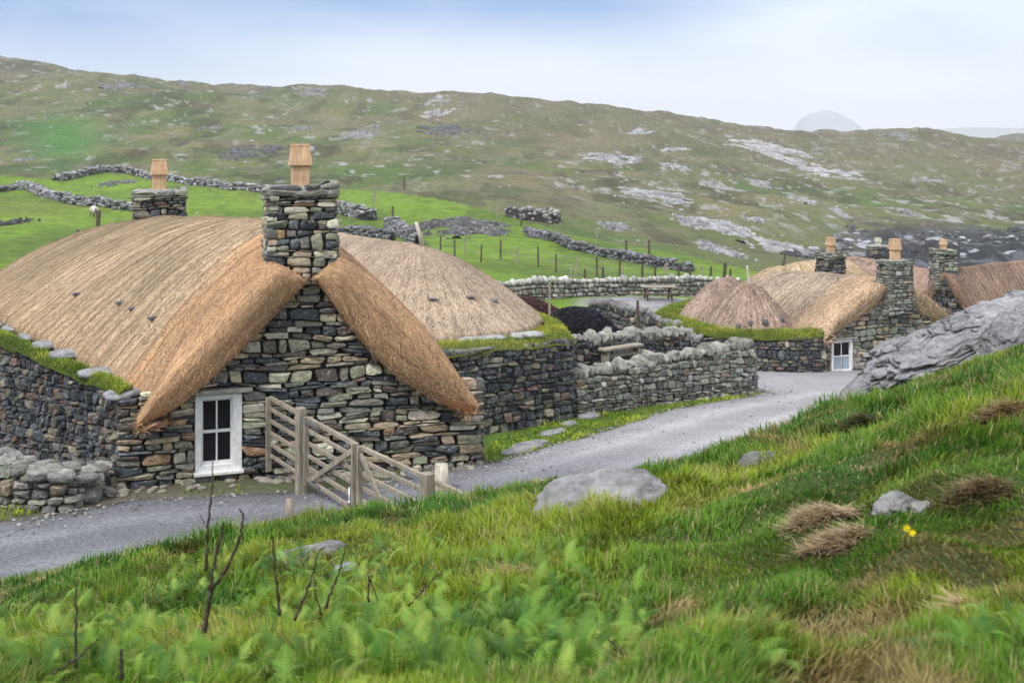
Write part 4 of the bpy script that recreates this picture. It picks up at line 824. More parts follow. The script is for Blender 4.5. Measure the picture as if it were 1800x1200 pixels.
for px_, y0, y1, ln_, lab in ((1272, 462, 492, 3, 'dark leaning roof pole behind the round hut'),): post(px_, y0, y1, 51, .14, M_POST, lab, lean=ln_, name='roof_pole')
post(1284, 473, 490, 53, .09, M_POST, 'thin short dark post right of the leaning pole', name='roof_pole')
post(1376, 443, 460, 55, .10, M_POST, 'small dark leaning post above the golden roof', lean=5, name='roof_pole')
post(1318, 467, 496, 46.9, .09, M_PALE, 'pale pole at the peak of the round hut', lean=-5, name='roof_pole')

# ------------------------------------------------------------------ yard: peat stack, walls, bench, posts
def mound(name, c, sx, sy, h_, col, label, cat, rz=0, n=3200, size=.1):
    a_ = Acc(); x, y = np.meshgrid(np.linspace(-1.2, 1.2, 60), np.linspace(-1.2, 1.2, 40), indexing='ij'); r = np.hypot(x, y); z = np.clip(1 - r ** 2.2, -.2, 1) * h_ + .10 * fbm(x * 5, y * 4, 0, 5, 3)
    R = rotz(rz); P = np.stack([x * sx, y * sy, z], -1) @ R.T + A(c); ix = np.arange(x.size).reshape(x.shape); a_.add(P.reshape(-1, 3), [np.stack([ix[:-1, :-1], ix[1:, :-1], ix[1:, 1:], ix[:-1, 1:]], -1).reshape(-1, 4)], A(col) * .7)
    for i in range(n // 3):
        u, v = random.uniform(-1, 1), random.uniform(-1, 1); q = math.hypot(u, v)
        if q > 1: continue
        k = random.uniform(.5, 1.6); zz = (1 - q ** 2.2) * h_; a, b_ = A((u * sx, v * sy, zz)) @ R.T + A(c), 0
        box(a_, a, *(rotz(random.uniform(0, 3)) @ rotx(random.uniform(-.5, .5))).T, size * 1.5, size * .6, size * .5, A(col) * k)
    return a_.build(name, M_PEAT, label=label, cat=cat, smooth=False)
mound('peat_stack', (at(1013, 0, 47.5)[0], 47.5, g1(2.7, 47.5) - .1), 2.15, 1.5, 1.7, (.012, .012, .02), 'black heap of cut peat behind the byre', 'peat heap')
mound('turf_heap', (at(905, 0, 53)[0], 53, g1(.3, 53)), 2.6, 1.4, 1.1, (.055, .024, .026), 'dark maroon heap of old thatch beside the peat', 'heap', n=2200)
def path_px(pts, d0=40): return [hit(a, b_, d0)[:2] for a, b_ in pts]
def field_wall(pts, ht_, wd_, label, d0=40, size=(.2, .38), dens=1.0, col=(.22, .22, .23), lv=1, name='field_wall', ds=None):
    P = [at(a, b_, d_)[:2] for (a, b_), d_ in zip(pts, ds)] if ds else path_px(pts, d0); p = Path(P, 1, .5, 1); a_ = Acc(); heap(a_, p, lambda x, y: ground(x, y), ht_, wd_, size, col, dens, lv)
    return a_.build(name, M_FAR if ds is None else M_STONE, label=label, cat='stone wall', smooth=False)
ep = [hit(a, b_, 50)[:2] for a, b_ in ((866, 534), (935, 529), (1000, 524), (1080, 521), (1160, 520), (1250, 522), (1300, 525))]; p_ = Path(ep, 1, .3, 2); zt_ = lambda s: ground(*p_.at(A(s)), False) + .95 + .08 * vnoise(A(s) * .8, 2.)
a_ = Acc(); stones(a_, p_, gz(p_, -.1), zt_, PGREY, (.12, .26), (.2, .55), bulge=.07, batter=.12, lo=True, gap=.0); core(a_, p_, gz(p_, -.1), zt_, .6, .12); copes(a_, p_, zt_, (.12, .22), (.42, .42, .40), lv=1); a_.build('stone_wall', M_STONE, label='long curved grey enclosure wall beyond the black peat heap', cat='stone wall')
ep = [at(a, 0, d_)[:2] for a, d_ in ((1035, 52.5), (1070, 51), (1105, 49.5), (1150, 47.7), (1190, 46), (1222, 44.6))]; p2_ = Path(ep, 1, .3, 2); zt2 = lambda s: np.interp(s, [0, p2_.len * .4, p2_.len * .7, p2_.len], [-1.72, -1.55, -1.75, -2.0]) + .1 * vnoise(A(s) * .9, 4.)
a_ = Acc(); stones(a_, p2_, gz(p2_, -.1), zt2, PDARK, (.12, .26), (.18, .45), bulge=.07, batter=.12, lo=True, gap=.0); core(a_, p2_, gz(p2_, -.1), zt2, .6, .12); copes(a_, p2_, zt2, (.12, .2), (.2, .2, .2), lv=1); a_.build('stone_wall', M_STONE, label='dark yard wall sloping down behind the peat heap', cat='stone wall')
field_wall([(30, 330), (60, 338), (100, 352), (150, 362), (200, 367), (245, 372)], .8, .9, 'thick field wall running down towards the left chimney', 70, (.2, .36), .8, (.25, .25, .27))
field_wall([(-60, 338), (0, 337), (28, 334)], .5, .8, 'low broken wall stub at the left edge of the field', 70, (.25, .4), .6)
field_wall([(98, 318), (140, 311), (175, 303), (215, 304), (250, 311), (300, 318), (350, 325), (400, 333), (470, 341), (520, 345)], .8, .9, 'upper field wall climbing over the green knoll', 90, (.22, .4), .8, (.26, .26, .28))
field_wall([(585, 370), (615, 379), (640, 388), (658, 386)], 1.1, 1.0, 'stub of field wall right of the big front chimney', 70, (.2, .36), .9)
field_wall([(585, 416), (620, 415), (655, 420), (690, 425)], .8, .8, 'low dark wall just above the byre roof ridge', 60, (.2, .35), .9, (.14, .14, .16))
field_wall([(683, 397), (700, 408), (715, 420), (735, 432)], .9, .8, 'short wall running down to the pale ridge pole', 60, (.2, .35), .9, (.2, .2, .22))
field_wall([(925, 408), (965, 422), (1005, 437), (1050, 448), (1100, 458), (1150, 468), (1190, 475), (1215, 478)], .6, .7, 'long diagonal field wall crossing the green slope', 60, (.16, .28), .8, (.15, .15, .17))
field_wall([(893, 380), (915, 385), (950, 390), (985, 392)], 1.2, 1.4, 'broken wall with grassy gaps along the top of the field', 90, (.25, .45), .3, (.3, .3, .3))
# picnic bench
pb = hit(1157, 528, 50); bench = thing('picnic_bench', pb, 'dark wooden picnic bench in front of the curved enclosure wall', 'bench')
for nm, z, dy, w_, col in (('table_top', .74, 0, .36, M_GATE), ('seat', .44, -.7, .13, M_POST), ('seat', .44, .7, .13, M_POST)):
    a_ = Acc()
    for k in range(3 if nm == 'table_top' else 1): box(a_, pb + (0, dy + (k - 1) * .25 * (nm == 'table_top'), z), (1, 0, 0), (0, 1, 0), (0, 0, 1), .95, .12, .025, bev=.006)
    a_.build(nm, col, bench)
for sx in (-.65, .65):
    a_ = Acc(); q = pb + (sx, 0, 0); bar(a_, q + (0, -.75, 0), q + (0, -.2, .72), .06, .1, up=(1, 0, 0)); bar(a_, q + (0, .75, 0), q + (0, .2, .72), .06, .1, up=(1, 0, 0)); bar(a_, q + (.05, -.8, .4), q + (.05, .8, .4), .05, .1); a_.build('leg', M_POST, bench)
# plank shelf and rail between the two yard walls
pl = at(1092, 610, 32.5); a_ = Acc(); box(a_, pl, (.8, .6, 0), (-.6, .8, 0), (0, 0, 1), .75, .16, .035, bev=.01); box(a_, pl + (.2, .2, -.22), (.8, .6, 0), (-.6, .8, 0), (0, 0, 1), .75, .12, .03, bev=.01)
for s in (-.6, .6): box(a_, pl + A((.8, .6, 0)) * s - (0, 0, .3), (.8, .6, 0), (-.6, .8, 0), (0, 0, 1), .05, .12, .27)
a_.build('plank_seat', M_GATE, label='brown plank seat between the two yard walls', cat='bench')
yg = thing('yard_gate', at(1190, 640, 36), 'small pale timber rail gate behind the lane-side wall', 'gate')
for px_, y0 in ((1172, 594), (1204, 590)): a_ = Acc(); bar(a_, at(px_, 650, 36), at(px_, y0, 36), .12, .12, bev=.01); a_.build('post', M_PALE, yg)
a_ = Acc(); bar(a_, at(1140, 602, 35.6), at(1205, 597, 36), .05, .09); bar(a_, at(1140, 618, 35.6), at(1205, 614, 36), .05, .09); a_.build('rail', M_PALE, yg)
post(966, 496, 552, 50, .10, M_GATE, 'tall thin post standing before the maroon heap', name='fence_post')
post(1121, 528, 580, 47, .11, M_POST, 'thin dark post in front of the sloping yard wall', name='fence_post')

# wire fences across the field
def fence(name, pts, label, hgt, w_=.12, d0=55, wires=True, group='wire fences in the field'):
    P = [hit(a, b_, d0) for a, b_ in pts]; r = thing(name, P[0], label, 'fence', group); a_ = Acc()
    proto = None
    for i, p in enumerate(P):
        q = Acc(); h_ = hgt * random.uniform(.88, 1.12); ln_ = random.uniform(-.06, .06); box(q, p + (ln_, 0, h_ / 2 - .1), (1, 0, 0), (0, 1, 0), A((ln_ * .6, 0, 1)), w_ / 2, w_ / 2, h_ / 2 + .1, bev=.01); q.build('fence_post', M_POST if i % 3 else M_GATE, r)
    if wires:
        for f in (.45, .85):
            for i in range(len(P) - 1): tube(a_, [P[i] + (0, 0, hgt * f), P[i + 1] + (0, 0, hgt * f)], .012, n=3)
        a_.build('wire', M_STEEL, r)
fence('wire_fence', [(745, 438), (773, 449), (800, 452), (816, 447), (845, 462), (880, 456), (909, 464), (947, 470), (978, 478), (1012, 484), (1050, 488), (1088, 491)], 'post and wire fence crossing the lower green field', 1.35, d0=60)
fence('wire_fence', [(1005, 499), (1028, 499), (1060, 496), (1092, 494), (1128, 493), (1150, 493), (1171, 493), (1192, 493), (1212, 493), (1232, 494), (1248, 495)], 'line of thin posts close behind the curved enclosure wall', 1.0, .14, 62)
fence('wire_fence', [(656, 372), (690, 398), (711, 334)], 'three scattered posts right of the big chimney', 2.1, .2, 80, wires=False)
fence('wire_fence', [(873, 382), (916, 398)], 'two posts by the broken wall at the top of the field', 1.4, .2, 80, wires=False)
fence('wire_fence', [(1048, 430), (1100, 452), (1141, 447)], 'thin posts above the long diagonal wall', 1.3, .16, 75)

# ------------------------------------------------------------------ sheep
sp_ = hit(165, 381, 60); sheep = thing('sheep', sp_, 'pale woolly sheep grazing beside the dark post in the left field', 'sheep'); k = 1.15
a_ = Acc(); P, F = ico(4); Q = P * A((.30, .52, .33)); Q = Q * (1 + .05 * fbm(P[:, 0] * 7, P[:, 1] * 7, P[:, 2] * 7, 5, 3))[:, None]; Q[:, 2] += .62
nk = P[:, 1] < -.6; Q[nk, 2] -= .10; a_.add(Q @ rotz(.7).T * k + sp_, [F]); a_.build('fleece', M_WOOL, sheep)
a_ = Acc(); h0 = A((0, -.50, .55)); tube(a_, (A([h0 + (0, .12, .1), h0, h0 + (0, -.12, -.18), h0 + (0, -.16, -.38)]) @ rotz(.7).T) * k + sp_, [.12, .115, .09, .05], n=10)
for s in (-1, 1): tube(a_, (A([h0 + (s * .06, -.06, -.05), h0 + (s * .18, -.06, -.08)]) @ rotz(.7).T) * k + sp_, [.035, .012], n=6)
a_.build('head', M_FACE, sheep)
for sx, sy in ((-.16, -.3), (.16, -.3), (-.16, .32), (.16, .32)):
    a_ = Acc(); tube(a_, (A([(sx, sy, .45), (sx, sy + (.05 if sy > 0 else 0), .24), (sx, sy, 0)]) @ rotz(.7).T) * k + sp_, [.07, .035, .03], n=7); a_.build('leg', M_FACE, sheep)
# ------------------------------------------------------------------ boulders on the bank
def boulder(name, px_, py_, hw_px, hh_px, label, rz=0, tilt=0, col=(.25, .25, .26), lv=5, s=1, rough=.18, flat=.12, dep=.75, roty_=0.0, cat='rock', d0=4):
    c = hit(px_, py_ + hh_px * .55, d0, 20); m = c[1] / FPX; size = (hw_px * m, hw_px * m * dep, hh_px * m * 1.25); P, F = ico(lv); r = 1 + rough * fbm(P[:, 0] * 1.3 + s, P[:, 1] * 1.3, P[:, 2] * 1.3, s, 5, .55)
    Q = P * r[:, None]; Q = np.sign(Q) * np.abs(Q) ** (1 - flat); Q = (Q * A(size)) @ rotx(tilt).T @ roty(roty_).T @ rotz(rz).T + c + (0, size[1] * .5, -.1 * size[2])
    return mesh(name, Q, [F], M_BOULDER, col=A(col) * (1 + .3 * fbm(Q[:, 0] * 3, Q[:, 1] * 3, Q[:, 2] * 3, s, 3))[:, None], label=label, cat=cat)
boulder('boulder', 1056, 880, 126, 40, 'big smooth grey boulder in the middle of the grass bank', .1, .1, s=3, roty_=-.22, col=(.31, .31, .32))
boulder('boulder', 1337, 808, 36, 20, 'small rounded grey boulder near the lane, right of the big one', .2, 0, s=5)
boulder('boulder', 1582, 884, 36, 20, 'pale angular rock with dry grass over it, on the right of the bank', .4, .2, (.34, .34, .35), s=8, rough=.4)
boulder('boulder', 1620, 892, 20, 9, 'small pale stone touching the angular rock', .4, .1, (.34, .34, .35), s=9, rough=.3)
boulder('boulder', 525, 982, 85, 20, 'long low grey slab of rock behind the dead stems', .1, .1, s=11, roty_=-.2, dep=.45)
boulder('boulder', 606, 998, 22, 11, 'little pale stone at the right end of the low slab', .1, .1, (.34, .34, .34), s=12)
# layered outcrop on the right
def outcrop(name, blobs, label, s=1, lv=6, mat=M_BOULDER, col=(.28, .28, .30), strat=.5, cat='rock outcrop', group=None):
    a_ = Acc()
    for i, (c, size, rz, tx, ty) in enumerate(blobs):
        P, F = ico(lv); r = 1 + .22 * fbm(P[:, 0] * 1.5 + i * 3, P[:, 1] * 1.5, P[:, 2] * 1.5, s + i, 4); Q = P * r[:, None]; Q = np.sign(Q) * np.abs(Q) ** .8
        rd = 1 - np.abs(fbm(P[:, 0] * 1.1 + i, P[:, 1] * 2.2, P[:, 2] * 4.5, s + 20 + i, 5, .55)); Q = Q * (1 + .26 * (rd - .6))[:, None]
        st_ = P[:, 2] * 5.5 + .9 * fbm(P[:, 0] * 1.5, P[:, 1] * 1.5, 0, s + i, 3); fr = st_ - np.floor(st_); Q[:, :2] *= (1 - .09 * (fr < .2) - .05 * fr)[:, None]
        Q = (Q * A(size)) @ rotx(tx).T @ roty(ty).T @ rotz(rz).T + A(c); Q = Q + .05 * fbm(Q[:, 0] * 5, Q[:, 1] * 5, Q[:, 2] * 5, s, 3)[:, None]
        cc_ = A(col) * (1 + .45 * fbm(Q[:, 0] * 1.2, Q[:, 1] * 1.2, Q[:, 2] * 5, s + 4, 4))[:, None]; a_.add(Q, [F], cc_)
    return a_.build(name, mat, label=label, cat=cat, group=group)
outcrop('rock_outcrop', [(at(1590, 683, 20.5), (1.15, .7, .32), .1, .15, -.45), (at(1690, 623, 20.0), (1.5, .8, .36), .1, .1, -.36), (at(1650, 607, 21), (1.35, .7, .28), 0, .1, -.38), (at(1545, 683, 20.5), (.8, .5, .2), 0, .2, -.5), (at(1760, 579, 20.5), (1.4, .8, .38), 0, .1, -.2), (at(1840, 555, 21), (1.2, .8, .42), 0, 0, -.1), (at(1722, 573, 21.5), (1.3, .5, .22), 0, .1, -.33)], 'long slanting grey rock outcrop above the lane at the right', 5)
outcrop('rock_outcrop', [(at(1800, 600, 17.6), (.62, .5, .35), .3, .1, -.9), (at(1825, 625, 17.6), (.5, .5, .4), 0, .2, -.4)], 'smaller rounded outcrop at the right edge below the long one', 9, col=(.3, .3, .32))
a_ = Acc(); rock(a_, at(1672, 546, 30), (.3, .2, .12), (.5, .48, .3), 0, 0, 3, 4); 
# grass tuft with dark hollow and rocks half-way up the far hill
HR = [(780, 203, 62, 17, 'broad white rock sheet high on the middle of the hill', .55), (775, 177, 40, 7, 'thin pale rock just above the broad white sheet', .5), (785, 228, 85, 20, 'dark craggy rocks below the broad white sheet', .14),
      (552, 162, 50, 13, 'grey crag on the skyline slope left of centre', .33), (438, 270, 80, 26, 'dark crag cluster between the two left chimneys', .12), (215, 152, 50, 20, 'grey crag near the skyline at the left', .28), (320, 148, 30, 9, 'small grey crag right of the left skyline crag', .26),
      (1070, 280, 90, 22, 'long pale rock slab with a dark left end', .5), (1145, 348, 120, 22, 'wide rounded pale slab low on the hill, above the field', .5), (1345, 262, 110, 24, 'large bright rock sheet high on the right of the hill', .6), (1430, 300, 90, 22, 'bright rock sheet just below the large right-hand one', .6),
      (1120, 232, 40, 10, 'small white rock high above the long pale slab', .55), (1190, 264, 44, 6, 'flat white rock right of the long pale slab', .55), (1185, 293, 44, 9, 'white rock below the flat one', .55), (1258, 327, 40, 10, 'pale rock above the cottages, left of two', .5), (1335, 323, 34, 12, 'pale rock above the cottages, right of two', .5),
      (1405, 352, 40, 7, 'thin white rock ledge above the far chimneys', .55), (1475, 375, 20, 16, 'small white boulder pair above the dark shore cliff', .6), (1215, 392, 60, 14, 'pale rocks at the edge of the bright field', .5), (1275, 402, 90, 26, 'cluster of whitish rocks left of the shore', .55), (1370, 432, 110, 30, 'scattered white crags behind the golden roof', .5), (1255, 438, 60, 20, 'white crags at the tip of the bright field', .5),
      (640, 234, 50, 16, 'speckled grey rocks in the middle left of the hill', .35), (532, 226, 32, 9, 'little grey crag left of the speckled rocks', .3), (376, 226, 16, 9, 'single pale boulder on the left of the hill', .45), (1330, 388, 28, 7, 'small flat white rock left of the cliff', .55),
      (825, 400, 120, 34, 'brown-grey crags inside the green field', .16), (755, 398, 50, 20, 'low rounded crag left of the brown-grey crags', .16), (1085, 400, 60, 12, 'rocks beyond the end of the broken wall', .4), (1580, 238, 40, 10, 'grey rock on the right-hand skyline', .3), (1620, 318, 40, 9, 'pale rocks on the right of the hill', .45), (1590, 372, 30, 10, 'pale rocks above the right-hand shore', .45),
      (190, 325, 40, 10, 'low grey rock inside the left field walls', .25), (10, 395, 14, 18, 'dark rock at the left edge of the field', .12), (40, 283, 18, 5, 'small pale rock in the green hollow', .45)]
for i, (px_, py_, w_, h_, lab, al) in enumerate(HR):
    # one sheet of bedrock per outcrop, breaking through the turf where it stands higher than the ground
    c = hit(px_, py_, 62); c0, c1 = hit(px_, py_ - h_ * .5, 62, 640), hit(px_, py_ + h_ * .5, 62, 640); m = c[1] / FPX; nx_, ny_ = 64, 36
    W_ = max(w_ * m * .62, 1.0); D_ = max(abs(c0[1] - c1[1]) * .6, W_ * .35); u, v = np.meshgrid(np.linspace(-1, 1, nx_), np.linspace(-1, 1, ny_), indexing='ij')
    X, Y = c[0] + u * W_ + v * W_ * .2, (c0[1] + c1[1]) / 2 + v * D_ - u * D_ * .1; k_ = 2.6 / W_; f = fbm(X * k_, Y * k_ * 1.6, 0, i * 7 + 3, 5, .52); rr = np.hypot(u, v)
    Hh = max(h_ * m * .13, .3); fr = (f * .9 + .42 - .95 * rr ** 1.8); Z = ground(X, Y) + Hh * np.clip(np.tanh(fr * 2.2), -.9, .9) * 1.3 + .12 * Hh * fbm(X * k_ * 4, Y * k_ * 4, 0, i, 3)
    ix = np.arange(X.size).reshape(X.shape); cc_ = A((al, al, al * 1.04)) * .5 * (1 + .5 * fbm(X * k_ * 2, Y * k_ * 2, 0, i + 60, 4)).reshape(-1, 1)
    mesh('hill_outcrop', np.stack([X, Y, Z], -1).reshape(-1, 3), [np.stack([ix[:-1, :-1], ix[1:, :-1], ix[1:, 1:], ix[:-1, 1:]], -1).reshape(-1, 4)], M_FAR, col=cc_, label=lab, cat='rock outcrop', smooth=False)
# countless small stones on the hill and the boulder scree by the shore
a_ = Acc()
for _ in range(900):
    px_, py_ = random.uniform(0, 1800), random.uniform(100, 440); dens = .12 + .9 * math.exp(-((px_ - 1250) / 260) ** 2 - ((py_ - 340) / 100) ** 2) + .3 * math.exp(-((px_ - 600) / 200) ** 2 - ((py_ - 290) / 40) ** 2)
    if random.random() > dens: continue
    c = hit(px_, py_, 90)
    if c[1] > 560: continue
    r = random.uniform(1.0, 3.2) * c[1] / FPX; q = random.uniform(.16, .4); rock(a_, c, (r * random.uniform(1, 2.6), r * 1.5, r * .8), (q, q, q * 1.02), random.uniform(-.3, .3), 0, 1, random.randint(0, 999), .3)
a_.build('scattered_stones', M_FAR, label='countless small pale stones strewn over the far hillside', kind='stuff', smooth=False)
a_ = Acc()
for _ in range(700):
    px_ = random.uniform(1380, 2000); py_ = random.uniform(398, 455)
    if py_ < 400 + 18 * abs(math.sin(px_ * .021)) * (1 if px_ > 1480 else 2.2): continue
    c = hit(px_, py_, 120, 320); r = random.uniform(3, 9) * c[1] / FPX; q = random.choice((.035, .045, .06, .08, .2, .34)); rock(a_, c, (r * random.uniform(.8, 2), r, r * random.uniform(.5, 1.3)), (q, q * 1.02, q * 1.12), random.uniform(-.5, .5), random.uniform(-.4, .4), 2, random.randint(0, 999), .4, .2)
a_.build('shore_rocks', M_FAR, label='dark broken rocks of the shore cliff behind the far cottages', kind='stuff', smooth=False)

# ------------------------------------------------------------------ grass
def noroad(x, y, m=.0): return road_mask(x, y) < -m
def scatter(n, dmin, dmax, power=1.0, spread=.56):
    u = rng.random(n); d_ = dmin * (dmax / dmin) ** u if power == 1 else (dmin ** power + u * (dmax ** power - dmin ** power)) ** (1 / power)
    return rng.uniform(-spread, spread, n) * d_, d_
def gcolor(x, y):
    a = fbm(x * .9, y * .9, 0, 71, 3); b_ = fbm(x * 2.6, y * 2.6, 0, 73, 3); c = fbm(x * .45, y * .45, 0, 75, 2); n = len(x)
    col = np.broadcast_to(A((.105, .205, .022)), (n, 3)).copy(); mixc = lambda q, m: col * (1 - m[:, None]) + A(q) * m[:, None]
    col = mixc((.22, .29, .03), sm(-.1, .6, a)); col = mixc((.055, .15, .025), sm(.15, .8, -a) * .8); col = mixc((.065, .185, .035), sm(.2, .8, c) * .6)
    right = sm(.1, .35, x / y); dry = sm(.42, .8, b_ * .7 + c * .4 + right * .09); col = mixc((.42, .30, .16), dry * .85)
    col = mixc((.20, .17, .05), sm(.1, .7, b_) * (.25 + .3 * right)); return col, dry
x, y = scatter(470000, 3.0, 19, 1.0); ok = noroad(x, y, -.10) & (tbl(CX + FPX * x / y, y) > .035); x, y = x[ok], y[ok]
P = np.stack([x, y, ground(x, y) - .02], 1); col, dry = gcolor(x, y); n = len(x)
clump = fbm(x * 3.2, y * 3.2, 0, 81, 2); tall = fbm(x * .8, y * .8, 0, 83, 2); ln = (.105 + .075 * np.clip(clump, -1, 1) + .06 * tall) * rng.uniform(.6, 1.5, n) * (1 - .35 * sm(12, 16, y)) * (.78 + .22 * sm(6, 8, y)); ln = np.clip(ln, .05, .42)
face = 2.2 * np.pi * fbm(x * .5, y * .5, 0, 85, 2) + rng.normal(0, .9, n); lean = np.clip(rng.normal(.62, .38, n) + .45 * dry, .05, 1.3)
col = col * rng.uniform(.6, 1.45, (n, 1)) * (1 + .25 * np.clip(clump, -1, 1))[:, None]; pale = rng.random(n) < .08; col[pale] = A((.42, .34, .18)) * rng.uniform(.6, 1.2, (pale.sum(), 1))
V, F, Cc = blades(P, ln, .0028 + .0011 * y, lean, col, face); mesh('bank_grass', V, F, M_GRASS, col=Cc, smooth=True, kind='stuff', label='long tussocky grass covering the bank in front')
x, y = scatter(230000, 2.0, 26, 1.6, 1.0); ok = noroad(x, y, -.10) & (tbl(CX + FPX * x / y, y) > .035) & (np.abs(x / y) > .5); x, y = x[ok], y[ok]
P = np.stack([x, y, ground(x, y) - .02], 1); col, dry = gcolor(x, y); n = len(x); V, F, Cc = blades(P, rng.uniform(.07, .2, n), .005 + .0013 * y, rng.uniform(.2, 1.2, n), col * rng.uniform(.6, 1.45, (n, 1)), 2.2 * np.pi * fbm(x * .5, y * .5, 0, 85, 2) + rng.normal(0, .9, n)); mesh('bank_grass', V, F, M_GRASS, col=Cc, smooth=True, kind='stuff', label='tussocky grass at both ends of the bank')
# verges: between wall and lane, round the yard
vx, vy = rng.uniform(-16, 26, 420000), rng.uniform(16, 47, 420000); ok = noroad(vx, vy, -.12) & (np.abs(vx / vy) < .6) & (road_mask(vx, vy) > -3.2) & (vx / vy > -.46)
strip = ok & (inside(A([(-.4, 21.6), (.6, 22.9), (2.2, 25.2), (4.6, 29.3), (7.4, 32.2), (7.2, 33.2), (3.5, 30.0), (1.2, 27.6), (-.3, 25.3), (-.6, 22.2)]), vx, vy) | inside(A([(-13, 17), (-8, 17.6), (-7.5, 18.1), (-8, 18.4), (-13, 19)]), vx, vy))
sparse = ok & ~strip & (rng.random(len(vx)) < .10) & (vy < 22) & (vx < -.3) & (fbm(vx * 1.5, vy * 1.5, 0, 91, 2) > .1)
bank2 = ok & (vx > 2) & (vy > 16) & (sdist(FAR_E, vx, vy, False) > 3.0)
k = strip | sparse | (bank2 & (rng.random(len(vx)) < .5)); x, y = vx[k], vy[k]; n = len(x); q = fbm(x * 1.3, y * 1.3, 0, 93, 3)
col = A((.23, .34, .035)) * (1 + .4 * q)[:, None] + A((.14, .08, .01)) * np.clip(q, 0, 1)[:, None]; col *= rng.uniform(.65, 1.35, (n, 1))
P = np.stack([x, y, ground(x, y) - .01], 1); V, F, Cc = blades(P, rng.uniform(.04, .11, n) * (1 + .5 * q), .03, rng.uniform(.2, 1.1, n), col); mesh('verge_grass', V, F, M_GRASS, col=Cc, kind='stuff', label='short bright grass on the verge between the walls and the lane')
a_ = Acc()
for _ in range(1500):
    u_ = random.random(); q_ = random.choice((0, 0, 1)); i_ = int(u_ * 418); e_w = random.betavariate(.45, 5); w_ = e_w if q_ == 0 else 1 - e_w; gx, gy = fe[i_] * (1 - w_) + ne[i_] * w_
    if gy > 40: continue
    r = random.uniform(.01, .035); q = random.choice((.12, .2, .3, .4)); rock(a_, (gx, gy, g1(gx, gy) + .02), (r * 1.3, r, r * .6), (q, q, q), random.uniform(0, 3), 0, 1, 3, .2, .2)
a_.build('grit', M_STONE, label='loose grit and chippings along the edges of the lane', kind='stuff', smooth=False)
# flat stones set in the verge
for i, (px_, py_, r) in enumerate(((925, 790, .34), (905, 797, .3), (945, 783, .25), (968, 766, .26), (1000, 748, .2), (1035, 735, .3), (985, 760, .15))):
    c = hit(px_, py_, 20); a_ = Acc(); rock(a_, c + (0, 0, .03), (r, r * .6, .07), (.29, .29, .30), .7, .05, 3, i + 70, .2, .35)
    a_.build('flat_stone', M_BOULDER, label=['broad flat pale slab nearest the gable corner on the verge', 'flat slab half sunk at the lane edge by the gable', 'flat slab just right of the broad one', 'pale flat stone half way along the verge', 'small flat stone under the wall corner', 'whitish stone against the foot of the wall corner', 'tiny flat stone between the verge slabs'][i], cat='stone', group='flat stones set in the verge')
# foot of the gable: loose stones
a_ = Acc()
for i in range(70):
    t = random.uniform(0, 6.4); p = GA + gd * t + gn * random.uniform(.05, .55); r = random.uniform(.03, .1); q = random.choice((.14, .2, .3)); rock(a_, (p[0], p[1], g1(p[0], p[1]) + .01), (r * 1.5, r, r * .6), (q * 1.1, q, q * .85), random.uniform(0, 3), 0, 2, i, .3, .2)
a_.build('loose_stones', M_STONE, label='loose stones and earth along the foot of the gable wall', kind='stuff')

# ------------------------------------------------------------------ bracken
def frond(npin=12, seg=7):
    V, F3, F4, K = [], [], [], []; sp = []
    for i in range(25):
        t = i / 24; sp.append((0, t * .80 - .0, .62 * math.sin(t * 1.75) / math.sin(1.75) * (1 - .16 * t)))
    sp = A(sp)
    for i in range(24):
        w_ = .006 * (1 - i / 26); b0 = len(V); V += [sp[i] + (-w_, 0, 0), sp[i] + (w_, 0, 0), sp[i + 1] + (w_, 0, 0), sp[i + 1] + (-w_, 0, 0)]; F4.append([b0, b0 + 1, b0 + 2, b0 + 3]); K += [.7] * 4
    for i in range(npin):
        t = .22 + .78 * i / npin; c = A([np.interp(t * 24, range(25), sp[:, k]) for k in range(3)]); L_ = .30 * (1 - t) ** .8 + .02
        L_ *= min(1, .55 + (t - .22) * 4)
        tn = A([np.interp(min(t * 24 + 1, 24), range(25), sp[:, k]) for k in range(3)]) - c; tn /= np.linalg.norm(tn) + 1e-9; up = np.cross((1, 0, 0), tn)
        for s in (-1, 1):
            dr = A((s, 0, 0)) * .87 + tn * .5; dr /= np.linalg.norm(dr); sd_ = np.cross(up, dr)
            for k in range(seg):
                f = k / seg; q = c + dr * L_ * f - up * .12 * L_ * f * f; l2 = L_ * .24 * (1 - f * .8); ww = L_ / seg * .40
                for e in (-1, 1):
                    b0 = len(V); V += [q - dr * ww, q + dr * ww, q + sd_ * e * l2 + dr * ww * .9]; F3.append([b0, b0 + 1, b0 + 2] if e > 0 else [b0 + 1, b0, b0 + 2]); K += [.85, .85, 1.2]
    return A(V), A(F3).astype(int), A(F4).astype(int), A(K)
FV, FF3, FF4, FK = frond()
